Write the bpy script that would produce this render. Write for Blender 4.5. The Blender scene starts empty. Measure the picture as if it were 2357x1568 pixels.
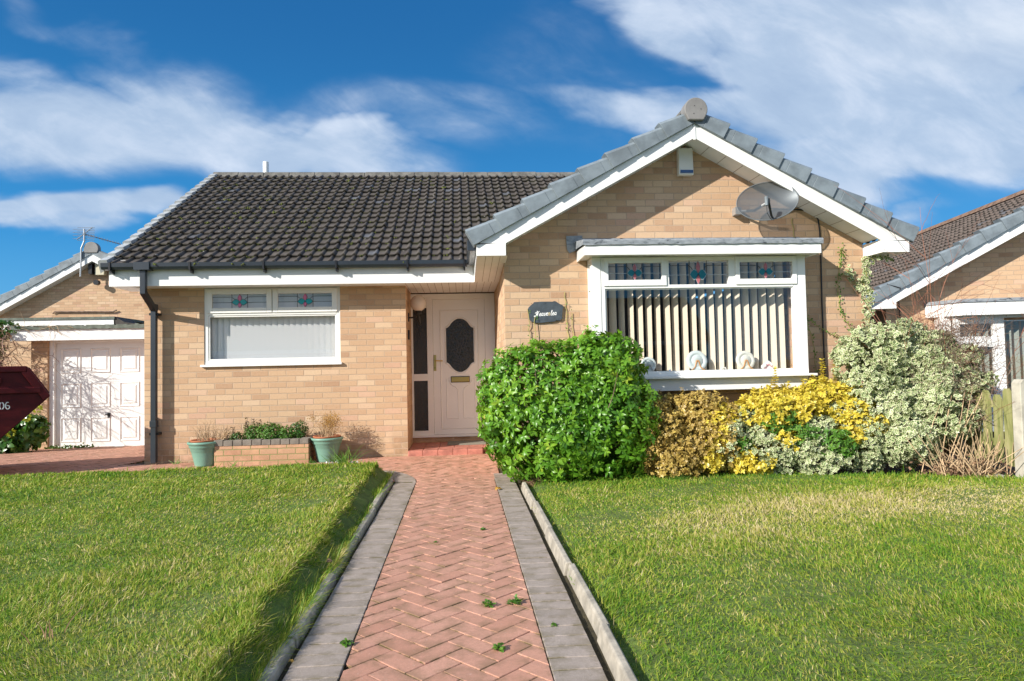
import bpy, math, random
import numpy as np
from mathutils import Vector, Matrix
random.seed(7); rng = np.random.default_rng(7)
R = math.radians
SC = bpy.context.scene; COL = SC.collection

# ------------------------------------------------------------------ camera
H = 1.2
cam = bpy.data.cameras.new('camera'); camo = bpy.data.objects.new('camera', cam); COL.objects.link(camo)
cam.sensor_width = 36.0; cam.lens = 24.0 * 2357 / 2357; cam.clip_start = .05; cam.clip_end = 2000
F_ = 1571.0 / 2357 * 36; cam.lens = F_
_dy = Vector(((1062 - 1178.5) / 1571, -(844 - 784) / 1571, 1)).normalized()
_up = Vector((-.0185, 1, 0)); _up = (_up - _up.dot(_dy) * _dy).normalized()
_dx = _up.cross(_dy)
if _dx.x < 0: _dx = -_dx
# rows of M: camera axes (right, up, forward) in world coordinates
right = Vector((_dx.x, _dy.x, _up.x)); upv = Vector((_dx.y, _dy.y, _up.y)); fwd = Vector((_dx.z, _dy.z, _up.z))
M = Matrix((right, upv, -fwd)).transposed().to_4x4(); M.translation = Vector((0, 0, H))
camo.matrix_world = M
SC.camera = camo
SC.render.resolution_x = 1024; SC.render.resolution_y = 681

# ------------------------------------------------------------------ light
SUN = Vector((1.42, 1.0, -.86)).normalized()            # direction the light travels
sl = bpy.data.lights.new('sun', 'SUN'); sl.energy = 4.8; sl.angle = R(.5); sl.color = (1, .94, .85)
so = bpy.data.objects.new('sun', sl); COL.objects.link(so)
so.rotation_euler = SUN.to_track_quat('-Z', 'Y').to_euler(); so.location = (-8, -6, 10)
elev = math.asin(-SUN.z); azim = math.atan2(-SUN.x, -SUN.y)
SC.view_settings.view_transform = 'Standard'; SC.view_settings.look = 'None'
SC.view_settings.exposure = 0.55; SC.view_settings.gamma = 1
try:
    SC.cycles.max_bounces = 7; SC.cycles.transparent_max_bounces = 16; SC.cycles.use_denoising = True
    SC.cycles.sample_clamp_indirect = 6
except Exception: pass

class NT:
    """tiny node-building helper"""
    def __init__(s, tree): s.t = tree; s.n = tree.nodes; s.l = tree.links
    def new(s, kind, **kw):
        n = s.n.new(kind)
        for k, v in kw.items(): setattr(n, k, v)
        return n
    def put(s, sock, v):
        if isinstance(v, bpy.types.NodeSocket): s.l.new(v, sock)
        elif v is not None: sock.default_value = v
    def math(s, op, a, b=None, c=None, clamp=False):
        n = s.new('ShaderNodeMath', operation=op); n.use_clamp = clamp
        s.put(n.inputs[0], a)
        if b is not None: s.put(n.inputs[1], b)
        if c is not None: s.put(n.inputs[2], c)
        return n.outputs[0]
    def vmath(s, op, a, b=None):
        n = s.new('ShaderNodeVectorMath', operation=op); s.put(n.inputs[0], a)
        if b is not None: s.put(n.inputs[1], b)
        return n.outputs[1] if op in ('LENGTH', 'DOT_PRODUCT', 'DISTANCE') else n.outputs[0]
    def noise(s, vec, scale, detail=3, rough=.55, dist=0, out=0):
        n = s.new('ShaderNodeTexNoise'); s.put(n.inputs['Vector'], vec); n.inputs['Scale'].default_value = scale
        n.inputs['Detail'].default_value = detail; n.inputs['Roughness'].default_value = rough
        n.inputs['Distortion'].default_value = dist
        return n.outputs[out]
    def ramp(s, fac, stops, interp='LINEAR'):
        n = s.new('ShaderNodeValToRGB'); s.put(n.inputs[0], fac); cr = n.color_ramp; cr.interpolation = interp
        while len(cr.elements) > 1: cr.elements.remove(cr.elements[-1])
        cr.elements[0].position = stops[0][0]; cr.elements[0].color = c4(stops[0][1])
        for p, c in stops[1:]:
            e = cr.elements.new(p); e.color = c4(c)
        return n.outputs[0]
    def mix(s, fac, a, b, blend='MIX'):
        n = s.new('ShaderNodeMix', data_type='RGBA', blend_type=blend)
        s.put(n.inputs[0], fac); s.put(n.inputs[6], c4(a)); s.put(n.inputs[7], c4(b)); return n.outputs[2]
    def sep(s, v):
        n = s.new('ShaderNodeSeparateXYZ'); s.put(n.inputs[0], v); return n.outputs
    def comb(s, x, y, z=0.0):
        n = s.new('ShaderNodeCombineXYZ'); s.put(n.inputs[0], x); s.put(n.inputs[1], y); s.put(n.inputs[2], z); return n.outputs[0]
    def smooth(s, v, a, b, lo=0., hi=1.):
        n = s.new('ShaderNodeMapRange', interpolation_type='SMOOTHSTEP'); s.put(n.inputs[0], v)
        n.inputs[1].default_value = a; n.inputs[2].default_value = b; n.inputs[3].default_value = lo; n.inputs[4].default_value = hi
        return n.outputs[0]
    def attr(s, name):
        return s.new('ShaderNodeAttribute', attribute_name=name).outputs['Fac']
def c4(c):
    if isinstance(c, bpy.types.NodeSocket): return c
    if isinstance(c, (int, float)): return (c, c, c, 1)
    return tuple(c) if len(c) == 4 else tuple(c) + (1,)

# ------------------------------------------------------------------ sky (world)
def cam_ray(px, py):
    """direction (x/y, z/y) seen at a measured point of the photograph"""
    c = Vector(((px - 1178.5) / 1571, -(py - 784) / 1571, 1))
    r = right * c.x + upv * c.y + fwd * c.z
    return r.x / r.y, r.z / r.y
world = bpy.data.worlds.new('World'); SC.world = world; world.use_nodes = True
def build_world():
    T = NT(world.node_tree); T.n.clear()
    out = T.new('ShaderNodeOutputWorld')
    sky = T.new('ShaderNodeTexSky', sky_type='NISHITA', sun_disc=False)
    sky.sun_elevation = elev; sky.sun_rotation = azim; sky.altitude = 50; sky.air_density = 1.0; sky.dust_density = .4; sky.ozone_density = 3.0
    bs = T.new('ShaderNodeVectorMath', operation='SCALE'); T.put(bs.inputs[0], sky.outputs[0]); bs.inputs[3].default_value = .10
    d = T.new('ShaderNodeTexCoord').outputs['Generated']
    x, y, z = T.sep(d)
    # a deep, polarised blue: deepens with height
    hgt = T.smooth(z, .0, .50)
    deep = T.ramp(hgt, [(0, (.06, .30, .57)), (.28, (.012, .20, .48)), (1, (.004, .095, .28))])
    base = T.mix(.88, bs.outputs[0], deep)
    ya = T.math('MAXIMUM', T.math('ABSOLUTE', y), .08)
    u = T.math('DIVIDE', x, ya); v = T.math('DIVIDE', z, ya)
    P = T.comb(u, v, 0.0)
    n1 = T.noise(T.vmath('MULTIPLY', P, (1.5, 3.2, 1)), 2.0, 4, .52, .4, out=1)
    rv = T.new('ShaderNodeVectorRotate', rotation_type='Z_AXIS'); T.put(rv.inputs['Vector'], P); rv.inputs['Angle'].default_value = R(24)
    n2 = T.noise(T.vmath('MULTIPLY', rv.outputs[0], (2.0, 4.6, 1)), 2.8, 6, .58, .4)
    n3 = T.noise(T.vmath('MULTIPLY', P, (.8, 1.5, 1)), 7.0, 8, .62, .3)
    off = T.vmath('MULTIPLY', T.vmath('SUBTRACT', n1, (.5, .5, .5)), (.34, .16, 0))
    Q = T.vmath('ADD', P, off)
    def blob(px, py, rx, ry, ang, soft=.5, amp=1.0, src=None):
        cu, cv = cam_ray(px, py)
        q = T.vmath('SUBTRACT', src or Q, (cu, cv, 0))
        mp = T.new('ShaderNodeVectorRotate', rotation_type='Z_AXIS'); T.put(mp.inputs['Vector'], q); mp.inputs['Angle'].default_value = R(ang)
        s = T.vmath('MULTIPLY', mp.outputs[0], (1571. / rx, 1571. / ry, 0))
        L = T.vmath('LENGTH', s)
        return T.smooth(L, 1 + soft, 1 - soft, 0., amp)
    pos = [(180, 295, 560, 92, 6, .65, 1.0), (90, 200, 330, 60, 24, .95, .55), (520, 300, 240, 100, 22, .75, 1.0), (690, 350, 300, 62, 6, .6, 1.0), (960, 262, 330, 60, 0, .95, .42), (300, 110, 330, 34, 34, .95, .30), (250, 350, 260, 36, -2, .7, .6),
           (150, 492, 330, 32, 1, .6, .95), (380, 490, 190, 24, 0, .8, .6), (2080, 140, 520, 205, -6, .35, 1.05), (2200, 20, 760, 150, 0, .4, 1.0), (1500, 250, 250, 52, 10, .8, .85), (1760, 232, 290, 50, -6, .7, .8), (1560, 50, 200, 76, 10, .6, .9),
           (2150, 330, 470, 140, -5, .5, 1.05), (2130, 495, 140, 24, -6, .9, .6), (2340, 180, 280, 150, 0, .4, .8), (1330, 190, 170, 110, 20, .95, .30)]
    acc = None
    for b in pos:
        s = blob(*b); acc = s if acc is None else T.math('MAXIMUM', acc, s)
    hole = T.math('MAXIMUM', blob(1600, 176, 120, 32, 4, .6, .85), blob(1470, 150, 110, 50, 30, .9, .4))
    hole = T.math('MAXIMUM', hole, blob(2240, 450, 190, 30, 12, .8, .75))
    acc = T.math('MULTIPLY', acc, T.math('SUBTRACT', 1., hole))
    det = T.math('MULTIPLY_ADD', n2, .58, T.math('MULTIPLY', n3, .42))
    win = T.math('MULTIPLY', T.math('MULTIPLY', acc, T.math('SUBTRACT', 1.12, acc)), 4.)
    cov = T.math('ADD', acc, T.math('MULTIPLY', T.math('MULTIPLY_ADD', det, 1.15, -.58), win), clamp=True)
    cov = T.smooth(cov, .02, 1.0, 0, .92)
    # broken cloud goes on out of view, brightened below as added fill light
    other = T.smooth(T.noise(T.vmath('MULTIPLY', P, (1, 2.2, 1)), 1.1, 8, .6, .3), .42, .66, 0, .85)
    side = T.smooth(y, .45, .25)
    cov = T.math('MAXIMUM', cov, T.math('MULTIPLY', other, side))
    shade = T.math('ADD', T.math('MULTIPLY', n2, .65), T.math('MULTIPLY', n3, .35))
    ccol = T.ramp(shade, [(.3, (.27, .36, .50)), (.48, (.34, .43, .56)), (.62, (.46, .53, .64)), (.75, (.58, .64, .72))])
    hi = blob(2330, 60, 330, 110, 0, .9, .6)
    ccol = T.mix(T.math('MULTIPLY', hi, n2), ccol, (.72, .74, .76))
    ccol = T.mix(side, ccol, (.92, .93, .93))  # unseen clouds to the sides and rear whitened to lift the shadows
    fin = T.mix(cov, base, ccol)
    low = T.smooth(z, -.02, -.06)
    fin = T.mix(low, fin, (.12, .13, .10))
    bg = T.new('ShaderNodeBackground'); T.put(bg.inputs[0], fin); bg.inputs[1].default_value = 1.0
    T.l.new(bg.outputs[0], out.inputs[0])
build_world()

# ------------------------------------------------------------------ materials
def mat(name, col, rough=.6, metal=0., spec=.5, bump=None, var=0., var_scale=4, coat=0., alpha=None, trans=0.):
    m = bpy.data.materials.new(name); m.use_nodes = True
    T = NT(m.node_tree); p = T.n['Principled BSDF']
    p.inputs['Roughness'].default_value = rough; p.inputs['Metallic'].default_value = metal
    p.inputs['Specular IOR Level'].default_value = spec; p.inputs['Coat Weight'].default_value = coat
    tc = T.new('ShaderNodeTexCoord').outputs['Object']
    if var:
        n = T.noise(tc, var_scale, 5, .6)
        c = T.mix(T.smooth(n, .3, .7), tuple(x * (1 - var) for x in col), tuple(min(1, x * (1 + var)) for x in col))
        T.put(p.inputs['Base Color'], c)
    else: p.inputs['Base Color'].default_value = c4(col)
    if bump:
        b = T.new('ShaderNodeBump'); T.put(b.inputs['Height'], T.noise(tc, bump[0], 4)); b.inputs['Strength'].default_value = bump[1]; b.inputs['Distance'].default_value = bump[2] if len(bump) > 2 else .004
        T.l.new(b.outputs[0], p.inputs['Normal'])
    return m
def brick_mat(name, stops, mortar, bw=.225, bh=.075, mj=.0055, bstr=.5, grime=0.):
    m = bpy.data.materials.new(name); m.use_nodes = True
    T = NT(m.node_tree); p = T.n['Principled BSDF']; p.inputs['Roughness'].default_value = .88; p.inputs['Specular IOR Level'].default_value = .25
    tc = T.new('ShaderNodeTexCoord').outputs['Object']
    x, y, z = T.sep(tc)
    gn = T.new('ShaderNodeNewGeometry').outputs['Normal']
    nx, ny, nz = T.sep(gn)
    side = T.math('GREATER_THAN', T.math('ABSOLUTE', nx), .6)
    u = T.math('ADD', T.math('MULTIPLY', x, T.math('SUBTRACT', 1., side)), T.math('MULTIPLY', y, side))
    wob = T.noise(tc, 9, 2)
    v = T.math('ADD', T.math('DIVIDE', z, bh), T.math('MULTIPLY_ADD', wob, .10, -.05))
    row = T.math('FLOOR', v)
    rj = T.new('ShaderNodeTexWhiteNoise', noise_dimensions='1D'); T.put(rj.inputs['W'], row)
    u2 = T.math('ADD', T.math('DIVIDE', u, bw), T.math('MULTIPLY_ADD', rj.outputs['Value'], .10, T.math('MULTIPLY', T.math('FLOORED_MODULO', row, 2.), .5)))
    u2 = T.math('ADD', u2, T.math('MULTIPLY_ADD', wob, .05, -.025))
    colm = T.math('FLOOR', u2)
    fu = T.math('MULTIPLY', T.math('PINGPONG', u2, .5), bw); fv = T.math('MULTIPLY', T.math('PINGPONG', v, .5), bh)
    # pingpong(x,.5) is the distance to the nearest whole number
    edge = T.math('MINIMUM', fu, fv)
    n = T.noise(tc, 130, 3)
    edge = T.math('ADD', edge, T.math('MULTIPLY_ADD', n, .004, -.002))
    mask = T.smooth(edge, mj * .55, mj * 1.25)
    wn = T.new('ShaderNodeTexWhiteNoise', noise_dimensions='2D'); T.put(wn.inputs['Vector'], T.comb(colm, row, 0.))
    col = T.ramp(wn.outputs['Value'], stops)
    col = T.mix(.2, col, stops[len(stops) // 2][1])
    # the rustic, scratched face of each brick
    w = T.noise(T.vmath('MULTIPLY', T.comb(T.math('ADD', u, T.math('MULTIPLY', z, .8)), z, 0.), (1, 3.0, 1)), 95, 3, .6, 1.2)
    col = T.mix(T.smooth(w, .35, .65, 0, .35), col, T.mix(.5, col, (.78, .66, .47)))
    big = T.noise(tc, 1.3, 4)
    col = T.mix(T.smooth(big, .35, .7, 0, .22), col, T.mix(.5, col, (.42, .25, .14)))
    blot = T.noise(tc, 38, 3)
    col = T.mix(T.smooth(blot, .5, .75, 0, .30), col, T.mix(.4, col, (.16, .09, .05)))
    if grime:
        g = T.smooth(z, .55, .0, 0, grime); g = T.math('MULTIPLY', g, T.smooth(T.noise(tc, 5, 5), .35, .6))
        col = T.mix(g, col, (.16, .12, .06))
    mo = T.mix(T.noise(tc, 30, 2), mortar, tuple(k * .72 for k in mortar))
    T.put(p.inputs['Base Color'], T.mix(mask, mo, col))
    hgt = T.math('ADD', T.math('MULTIPLY', mask, .8), T.math('MULTIPLY', w, .32))
    b = T.new('ShaderNodeBump'); T.put(b.inputs['Height'], hgt); b.inputs['Strength'].default_value = bstr; b.inputs['Distance'].default_value = .008
    T.l.new(b.outputs[0], p.inputs['Normal'])
    return m
BUFF = [(0, (.36, .20, .12)), (.12, (.47, .285, .17)), (.4, (.52, .335, .205)), (.7, (.55, .365, .225)), (.88, (.62, .45, .30)), (.95, (.57, .355, .25)), (1, (.50, .29, .20))]
M_BRICK = brick_mat('buff_brick', BUFF, (.52, .38, .265), grime=.55)
M_FARBRICK = brick_mat('buff_brick_far', BUFF, (.45, .32, .21), bstr=.35)
M_PLBRICK = brick_mat('planter_brick', [(0, (.46, .22, .13)), (.5, (.58, .33, .20)), (1, (.54, .30, .16))], (.30, .28, .12), bw=.215, bh=.072, grime=.35)
M_UPVC = mat('white_upvc', (.83, .835, .82), .28, coat=.15, var=.03, var_scale=2)
M_FRAME = mat('cream_white_upvc', (.80, .80, .76), .3, coat=.15, var=.04, var_scale=2)
M_SOFFIT = mat('soffit_board', (.80, .82, .82), .5, var=.04)
M_DOOR = mat('pale_pink_door', (.82, .85, .86), .35, coat=.1, var=.02)
M_GREY = mat('grey_verge_tile', (.175, .21, .235), .55, bump=(40, .2, .003), var=.22, var_scale=6)
M_DISC = mat('ridge_end_grey', (.21, .205, .20), .7, bump=(60, .3, .003), var=.15)
M_GUTTER = mat('anthracite_gutter', (.028, .035, .045), .3, coat=.2, var=.1)
M_DARK = mat('black_plastic', (.012, .012, .014), .35)
M_LEAD = None
M_BRASS = mat('brass', (.60, .43, .14), .28, metal=.85)
M_INT = mat('room_wall', (.10, .095, .09), .9)
M_CONC = mat('concrete_kerb', (.36, .325, .265), .9, bump=(70, .5, .004), var=.28, var_scale=9)
M_POT = mat('sage_green_plastic', (.17, .335, .26), .42, var=.07, bump=(3, .1, .01))
M_TERRA = mat('terracotta', (.50, .17, .08), .75, var=.15)
M_SOIL = mat('dark_soil', (.045, .03, .02), 1., bump=(50, 1., .02), var=.4, var_scale=20)
M_COPING = mat('grey_brick_coping', (.20, .175, .145), .9, bump=(70, .4), var=.2, var_scale=10)
M_GLOBE = mat('globe_glass', (.72, .65, .58), .25, coat=.3)
M_SLATE = mat('slate', (.055, .07, .085), .55, bump=(30, .5, .003), var=.25, var_scale=14)
M_WHITE = mat('white_paint', (.85, .85, .84), .5)
M_GOLD = mat('faded_gold_paint', (.62, .52, .32), .5)
M_BLUE = mat('dark_blue_plastic', (.03, .10, .28), .35)
M_SKIP = mat('dark_red_skip_paint', (.085, .004, .008), .5, spec=.25, var=.3, var_scale=3, bump=(6, .15, .01))
M_SKIPIN = mat('skip_inside', (.05, .015, .015), .8)
M_STEEL = mat('galvanised_steel', (.45, .46, .47), .4, metal=.6)
M_BLIND = mat('cream_blind_fabric', (.70, .61, .48), .8, bump=(200, .1, .001))
M_BLINDW = mat('white_blind_fabric', (.85, .87, .88), .8)
M_BLINDG = mat('grey_blind_fabric', (.30, .33, .29), .8)
M_PLATE = mat('glazed_plate', (.62, .70, .70), .2, coat=.4)
M_PLATE2 = mat('cream_plate', (.68, .68, .60), .25, coat=.3)
M_WOOD = mat('orange_wood', (.55, .26, .07), .5, var=.2, var_scale=20)
M_PINK = mat('china_pink', (.65, .30, .34), .4); M_CBLUE = mat('china_blue', (.20, .35, .55), .4); M_CWHITE = mat('china_white', (.8, .78, .74), .35)
M_STEP = mat('red_step_tile', (.44, .17, .125), .6, var=.25, var_scale=8, bump=(40, .2))
M_MAT = mat('ribbed_doormat', (.22, .21, .17), .95, bump=(90, .8, .006))
M_FELT = mat('green_roof_felt', (.13, .15, .125), .95, bump=(60, .6), var=.25, var_scale=12)
M_TEAL = mat('teal_glass', (.015, .16, .21), .15); M_ROSE = mat('rose_glass', (.45, .14, .15), .15)
M_TEALB = mat('bright_teal_glass', (.02, .33, .38), .15); M_ROSEB = mat('pink_glass', (.60, .16, .30), .15)
M_CAME = mat('lead_strip', (.09, .095, .10), .5, metal=.3); M_CAMEL = mat('bright_lead_strip', (.42, .44, .45), .4, metal=.3)
M_POST = mat('concrete_post', (.45, .42, .35), .95, bump=(60, .5), var=.2, var_scale=7)
M_MOSS = mat('moss', (.10, .12, .022), 1., bump=(150, 1., .01), var=.5, var_scale=30)
M_LICH = mat('lichen', (.48, .47, .44), 1., var=.2)

def skip_wear():
    T = NT(M_SKIP.node_tree); p = T.n['Principled BSDF']; tc = T.new('ShaderNodeTexCoord').outputs['Object']
    n = T.noise(T.vmath('MULTIPLY', tc, (1, 1, 2.2)), 5, 6, .7, .5); n2 = T.noise(tc, 26, 4, .7)
    c = T.ramp(n, [(.35, (.05, .002, .005)), (.6, (.09, .005, .008)), (.75, (.12, .022, .014))])
    c = T.mix(T.smooth(n2, .66, .74, 0, .6), c, (.16, .06, .03)); T.put(p.inputs['Base Color'], c)
skip_wear()
def lead_mat():
    m = mat('lead_flashing', (.2, .2, .2), .5); T = NT(m.node_tree); p = T.n['Principled BSDF']
    tc = T.new('ShaderNodeTexCoord').outputs['Object']
    n = T.noise(T.vmath('MULTIPLY', tc, (1, 1, 2.5)), 11, 5, .65, .6)
    T.put(p.inputs['Base Color'], T.ramp(n, [(.34, (.05, .055, .065)), (.42, (.22, .245, .27)), (.7, (.36, .39, .42))]))
    b = T.new('ShaderNodeBump'); T.put(b.inputs['Height'], n); b.inputs['Strength'].default_value = .4; b.inputs['Distance'].default_value = .01
    T.l.new(b.outputs[0], p.inputs['Normal']); return m
M_LEAD = lead_mat()
def glass_mat(name, tint=(1, 1, 1), refl=.16, rough=.0, dark=None, wav=0):
    """window pane: mostly see-through, with a sky reflection"""
    m = bpy.data.materials.new(name); m.use_nodes = True; T = NT(m.node_tree); T.n.clear()
    out = T.new('ShaderNodeOutputMaterial'); gl = T.new('ShaderNodeBsdfGlossy'); gl.inputs['Roughness'].default_value = rough
    if dark is None: tr = T.new('ShaderNodeBsdfTransparent'); tr.inputs[0].default_value = c4(tint)
    else: tr = T.new('ShaderNodeBsdfPrincipled'); tr.inputs['Base Color'].default_value = c4(dark); tr.inputs['Roughness'].default_value = .5; tr.inputs['Specular IOR Level'].default_value = .1
    ge = T.new('ShaderNodeNewGeometry'); cosv = T.math('ABSOLUTE', T.vmath('DOT_PRODUCT', ge.outputs['Normal'], ge.outputs['Incoming']))
    fac = T.math('MULTIPLY_ADD', T.math('POWER', T.math('SUBTRACT', 1., cosv), 4.), .55, refl, clamp=True)
    mx = T.new('ShaderNodeMixShader'); T.l.new(fac, mx.inputs[0]); T.l.new(tr.outputs[0], mx.inputs[1]); T.l.new(gl.outputs[0], mx.inputs[2])
    T.l.new(mx.outputs[0], out.inputs[0])
    if wav:
        tc = T.new('ShaderNodeTexCoord').outputs['Object']
        b = T.new('ShaderNodeBump'); T.put(b.inputs['Height'], T.noise(tc, wav, 3, .6, .8)); b.inputs['Strength'].default_value = .9; b.inputs['Distance'].default_value = .01
        T.l.new(b.outputs[0], gl.inputs['Normal'])
        if dark is not None: T.l.new(b.outputs[0], tr.inputs['Normal'])
    return m
M_GLASS = glass_mat('clear_pane', (1, 1, 1), .05)
M_OBSC = glass_mat('obscure_pane', dark=(.006, .009, .011), refl=.075, rough=.03, wav=55)
M_OBSC2 = glass_mat('door_pane', dark=(.004, .005, .006), refl=.06, rough=.03, wav=34)

def tile_mat(name, a, b_, mossy=.5):
    m = bpy.data.materials.new(name); m.use_nodes = True; T = NT(m.node_tree); p = T.n['Principled BSDF']
    p.inputs['Roughness'].default_value = .8; p.inputs['Specular IOR Level'].default_value = .35
    tc = T.new('ShaderNodeTexCoord').outputs['Object']
    r = T.attr('rnd'); e = T.attr('edge')
    col = T.ramp(r, [(0, a), (.55, tuple((i + j) / 2 for i, j in zip(a, b_))), (.955, b_), (.965, (.085, .09, .105)), (1, (.11, .115, .13))])
    n = T.noise(tc, 8, 5, .65); n2 = T.noise(tc, 55, 4, .7)
    col = T.mix(T.smooth(n2, .45, .75, 0, .5), col, tuple(k * 1.9 for k in a))
    col = T.mix(T.smooth(n, .55, .8, 0, .5), col, (.03, .028, .025))
    mo = T.math('MULTIPLY', T.smooth(T.math('ADD', T.noise(tc, 3.2, 4), T.math('MULTIPLY', n2, .35)), .68, .82), T.smooth(e, .35, .95, 0, mossy))
    col = T.mix(mo, col, (.09, .10, .02))
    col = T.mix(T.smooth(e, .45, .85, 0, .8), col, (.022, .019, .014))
    lich = T.smooth(T.noise(tc, 21, 2, .4), .735, .76, 0, .8)
    col = T.mix(lich, col, (.42, .41, .38))
    T.put(p.inputs['Base Color'], col)
    b = T.new('ShaderNodeBump'); T.put(b.inputs['Height'], n2); b.inputs['Strength'].default_value = .5; b.inputs['Distance'].default_value = .006
    T.l.new(b.outputs[0], p.inputs['Normal']); return m
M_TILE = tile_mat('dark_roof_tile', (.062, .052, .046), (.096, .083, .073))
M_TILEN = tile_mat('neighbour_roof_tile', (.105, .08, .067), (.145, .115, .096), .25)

def leaf_mat(name, ramp, margin=None, mlo=.35, mhi=.7, rough=.4, transl=.25, spec=.5):
    m = bpy.data.materials.new(name); m.use_nodes = True; T = NT(m.node_tree); p = T.n['Principled BSDF']; out = T.n['Material Output']
    p.inputs['Roughness'].default_value = rough; p.inputs['Specular IOR Level'].default_value = spec
    col = T.ramp(T.attr('rnd'), ramp)
    if margin is not None:
        col = T.mix(T.smooth(T.attr('edge'), mlo, mhi), col, T.ramp(T.attr('rnd'), margin))
    T.put(p.inputs['Base Color'], col)
    tr = T.new('ShaderNodeBsdfTranslucent'); T.put(tr.inputs[0], T.mix(.3, col, (.5, .6, .05)) if margin is None else col)
    mx = T.new('ShaderNodeMixShader'); mx.inputs[0].default_value = transl
    T.l.new(p.outputs[0], mx.inputs[1]); T.l.new(tr.outputs[0], mx.inputs[2]); T.l.new(mx.outputs[0], out.inputs[0])
    return m
M_CHOI = leaf_mat('glossy_green_leaf', [(0, (.05, .16, .012)), (.4, (.11, .28, .02)), (.75, (.20, .39, .03)), (.96, (.38, .50, .05)), (1, (.60, .52, .14))], rough=.36, spec=.45, transl=.30)
M_YELL = leaf_mat('yellow_leaf', [(0, (.12, .26, .02)), (.3, (.42, .42, .03)), (1, (.62, .52, .05))], [(0, (.50, .42, .04)), (.5, (.74, .58, .07)), (1, (.80, .68, .16))], .1, .5, .35)
M_BROWNY = leaf_mat('dull_gold_leaf', [(0, (.07, .09, .02)), (.5, (.20, .15, .04)), (1, (.34, .25, .07))], [(0, (.42, .28, .07)), (.6, (.58, .42, .12)), (1, (.82, .66, .16))], .15, .6, .4)
M_VARI = leaf_mat('variegated_leaf', [(0, (.06, .15, .03)), (.6, (.13, .25, .05)), (1, (.26, .36, .10))], [(0, (.50, .53, .28)), (.6, (.72, .72, .46)), (1, (.84, .83, .62))], .45, .68, .4)
M_GREEN = leaf_mat('mid_green_leaf', [(0, (.05, .15, .02)), (.6, (.10, .24, .03)), (1, (.20, .34, .05))], rough=.45)
M_DKGREEN = leaf_mat('dark_green_leaf', [(0, (.02, .08, .014)), (.7, (.05, .15, .02)), (1, (.11, .22, .04))], rough=.3)
M_HEDGE = leaf_mat('purple_brown_leaf', [(0, (.06, .03, .03)), (1, (.16, .10, .08))], rough=.6)
M_ORANGE = leaf_mat('orange_dry_leaf', [(0, (.30, .14, .03)), (1, (.60, .34, .06))], rough=.6)
M_LIME = leaf_mat('lime_flower', [(0, (.30, .40, .03)), (1, (.55, .60, .06))], rough=.6)
M_PETAL = leaf_mat('white_petal', [(0, (.75, .78, .80)), (1, (.85, .87, .88))], rough=.5)
M_BROWN = leaf_mat('dead_leaf', [(0, (.12, .06, .035)), (1, (.34, .20, .12))], rough=.8)
M_TWIG = mat('brown_twig', (.20, .135, .10), .8, var=.4, var_scale=8)
M_TWIGR = mat('red_brown_twig', (.30, .12, .07), .7, var=.35, var_scale=6)
M_TWIGP = mat('pale_dry_stalk', (.48, .34, .20), .8, var=.35, var_scale=8)
M_TWIGG = mat('green_yellow_stem', (.36, .33, .11), .7, var=.25)

def grass_mat():
    m = bpy.data.materials.new('grass_blade'); m.use_nodes = True; T = NT(m.node_tree); p = T.n['Principled BSDF']; out = T.n['Material Output']
    p.inputs['Roughness'].default_value = .5; p.inputs['Specular IOR Level'].default_value = .3
    tc = T.new('ShaderNodeTexCoord').outputs['Object']
    n = T.noise(T.vmath('MULTIPLY', tc, (1, 1, 0)), .9, 5, .6); x, y, z = T.sep(tc)
    n2 = T.noise(T.vmath('MULTIPLY', tc, (1, 1, 0)), 4.5, 4, .6)
    dry = T.attr('dry')
    r = T.math('ADD', T.attr('rnd'), T.math('MULTIPLY_ADD', n2, .85, -.42)); r = T.math('ADD', r, T.math('MULTIPLY_ADD', n, .6, -.27)); r = T.math('ADD', r, T.math('MULTIPLY', dry, .42))
    col = T.ramp(r, [(0, (.06, .19, .015)), (.3, (.15, .305, .022)), (.55, (.285, .385, .035)), (.76, (.45, .45, .075)), (.92, (.61, .51, .18)), (1, (.72, .60, .34))])
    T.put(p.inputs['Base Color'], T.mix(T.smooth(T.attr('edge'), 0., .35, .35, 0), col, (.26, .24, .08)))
    tr = T.new('ShaderNodeBsdfTranslucent'); T.put(tr.inputs[0], col)
    mx = T.new('ShaderNodeMixShader'); mx.inputs[0].default_value = .42
    T.l.new(p.outputs[0], mx.inputs[1]); T.l.new(tr.outputs[0], mx.inputs[2]); T.l.new(mx.outputs[0], out.inputs[0])
    return m
M_GRASS = grass_mat()
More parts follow.
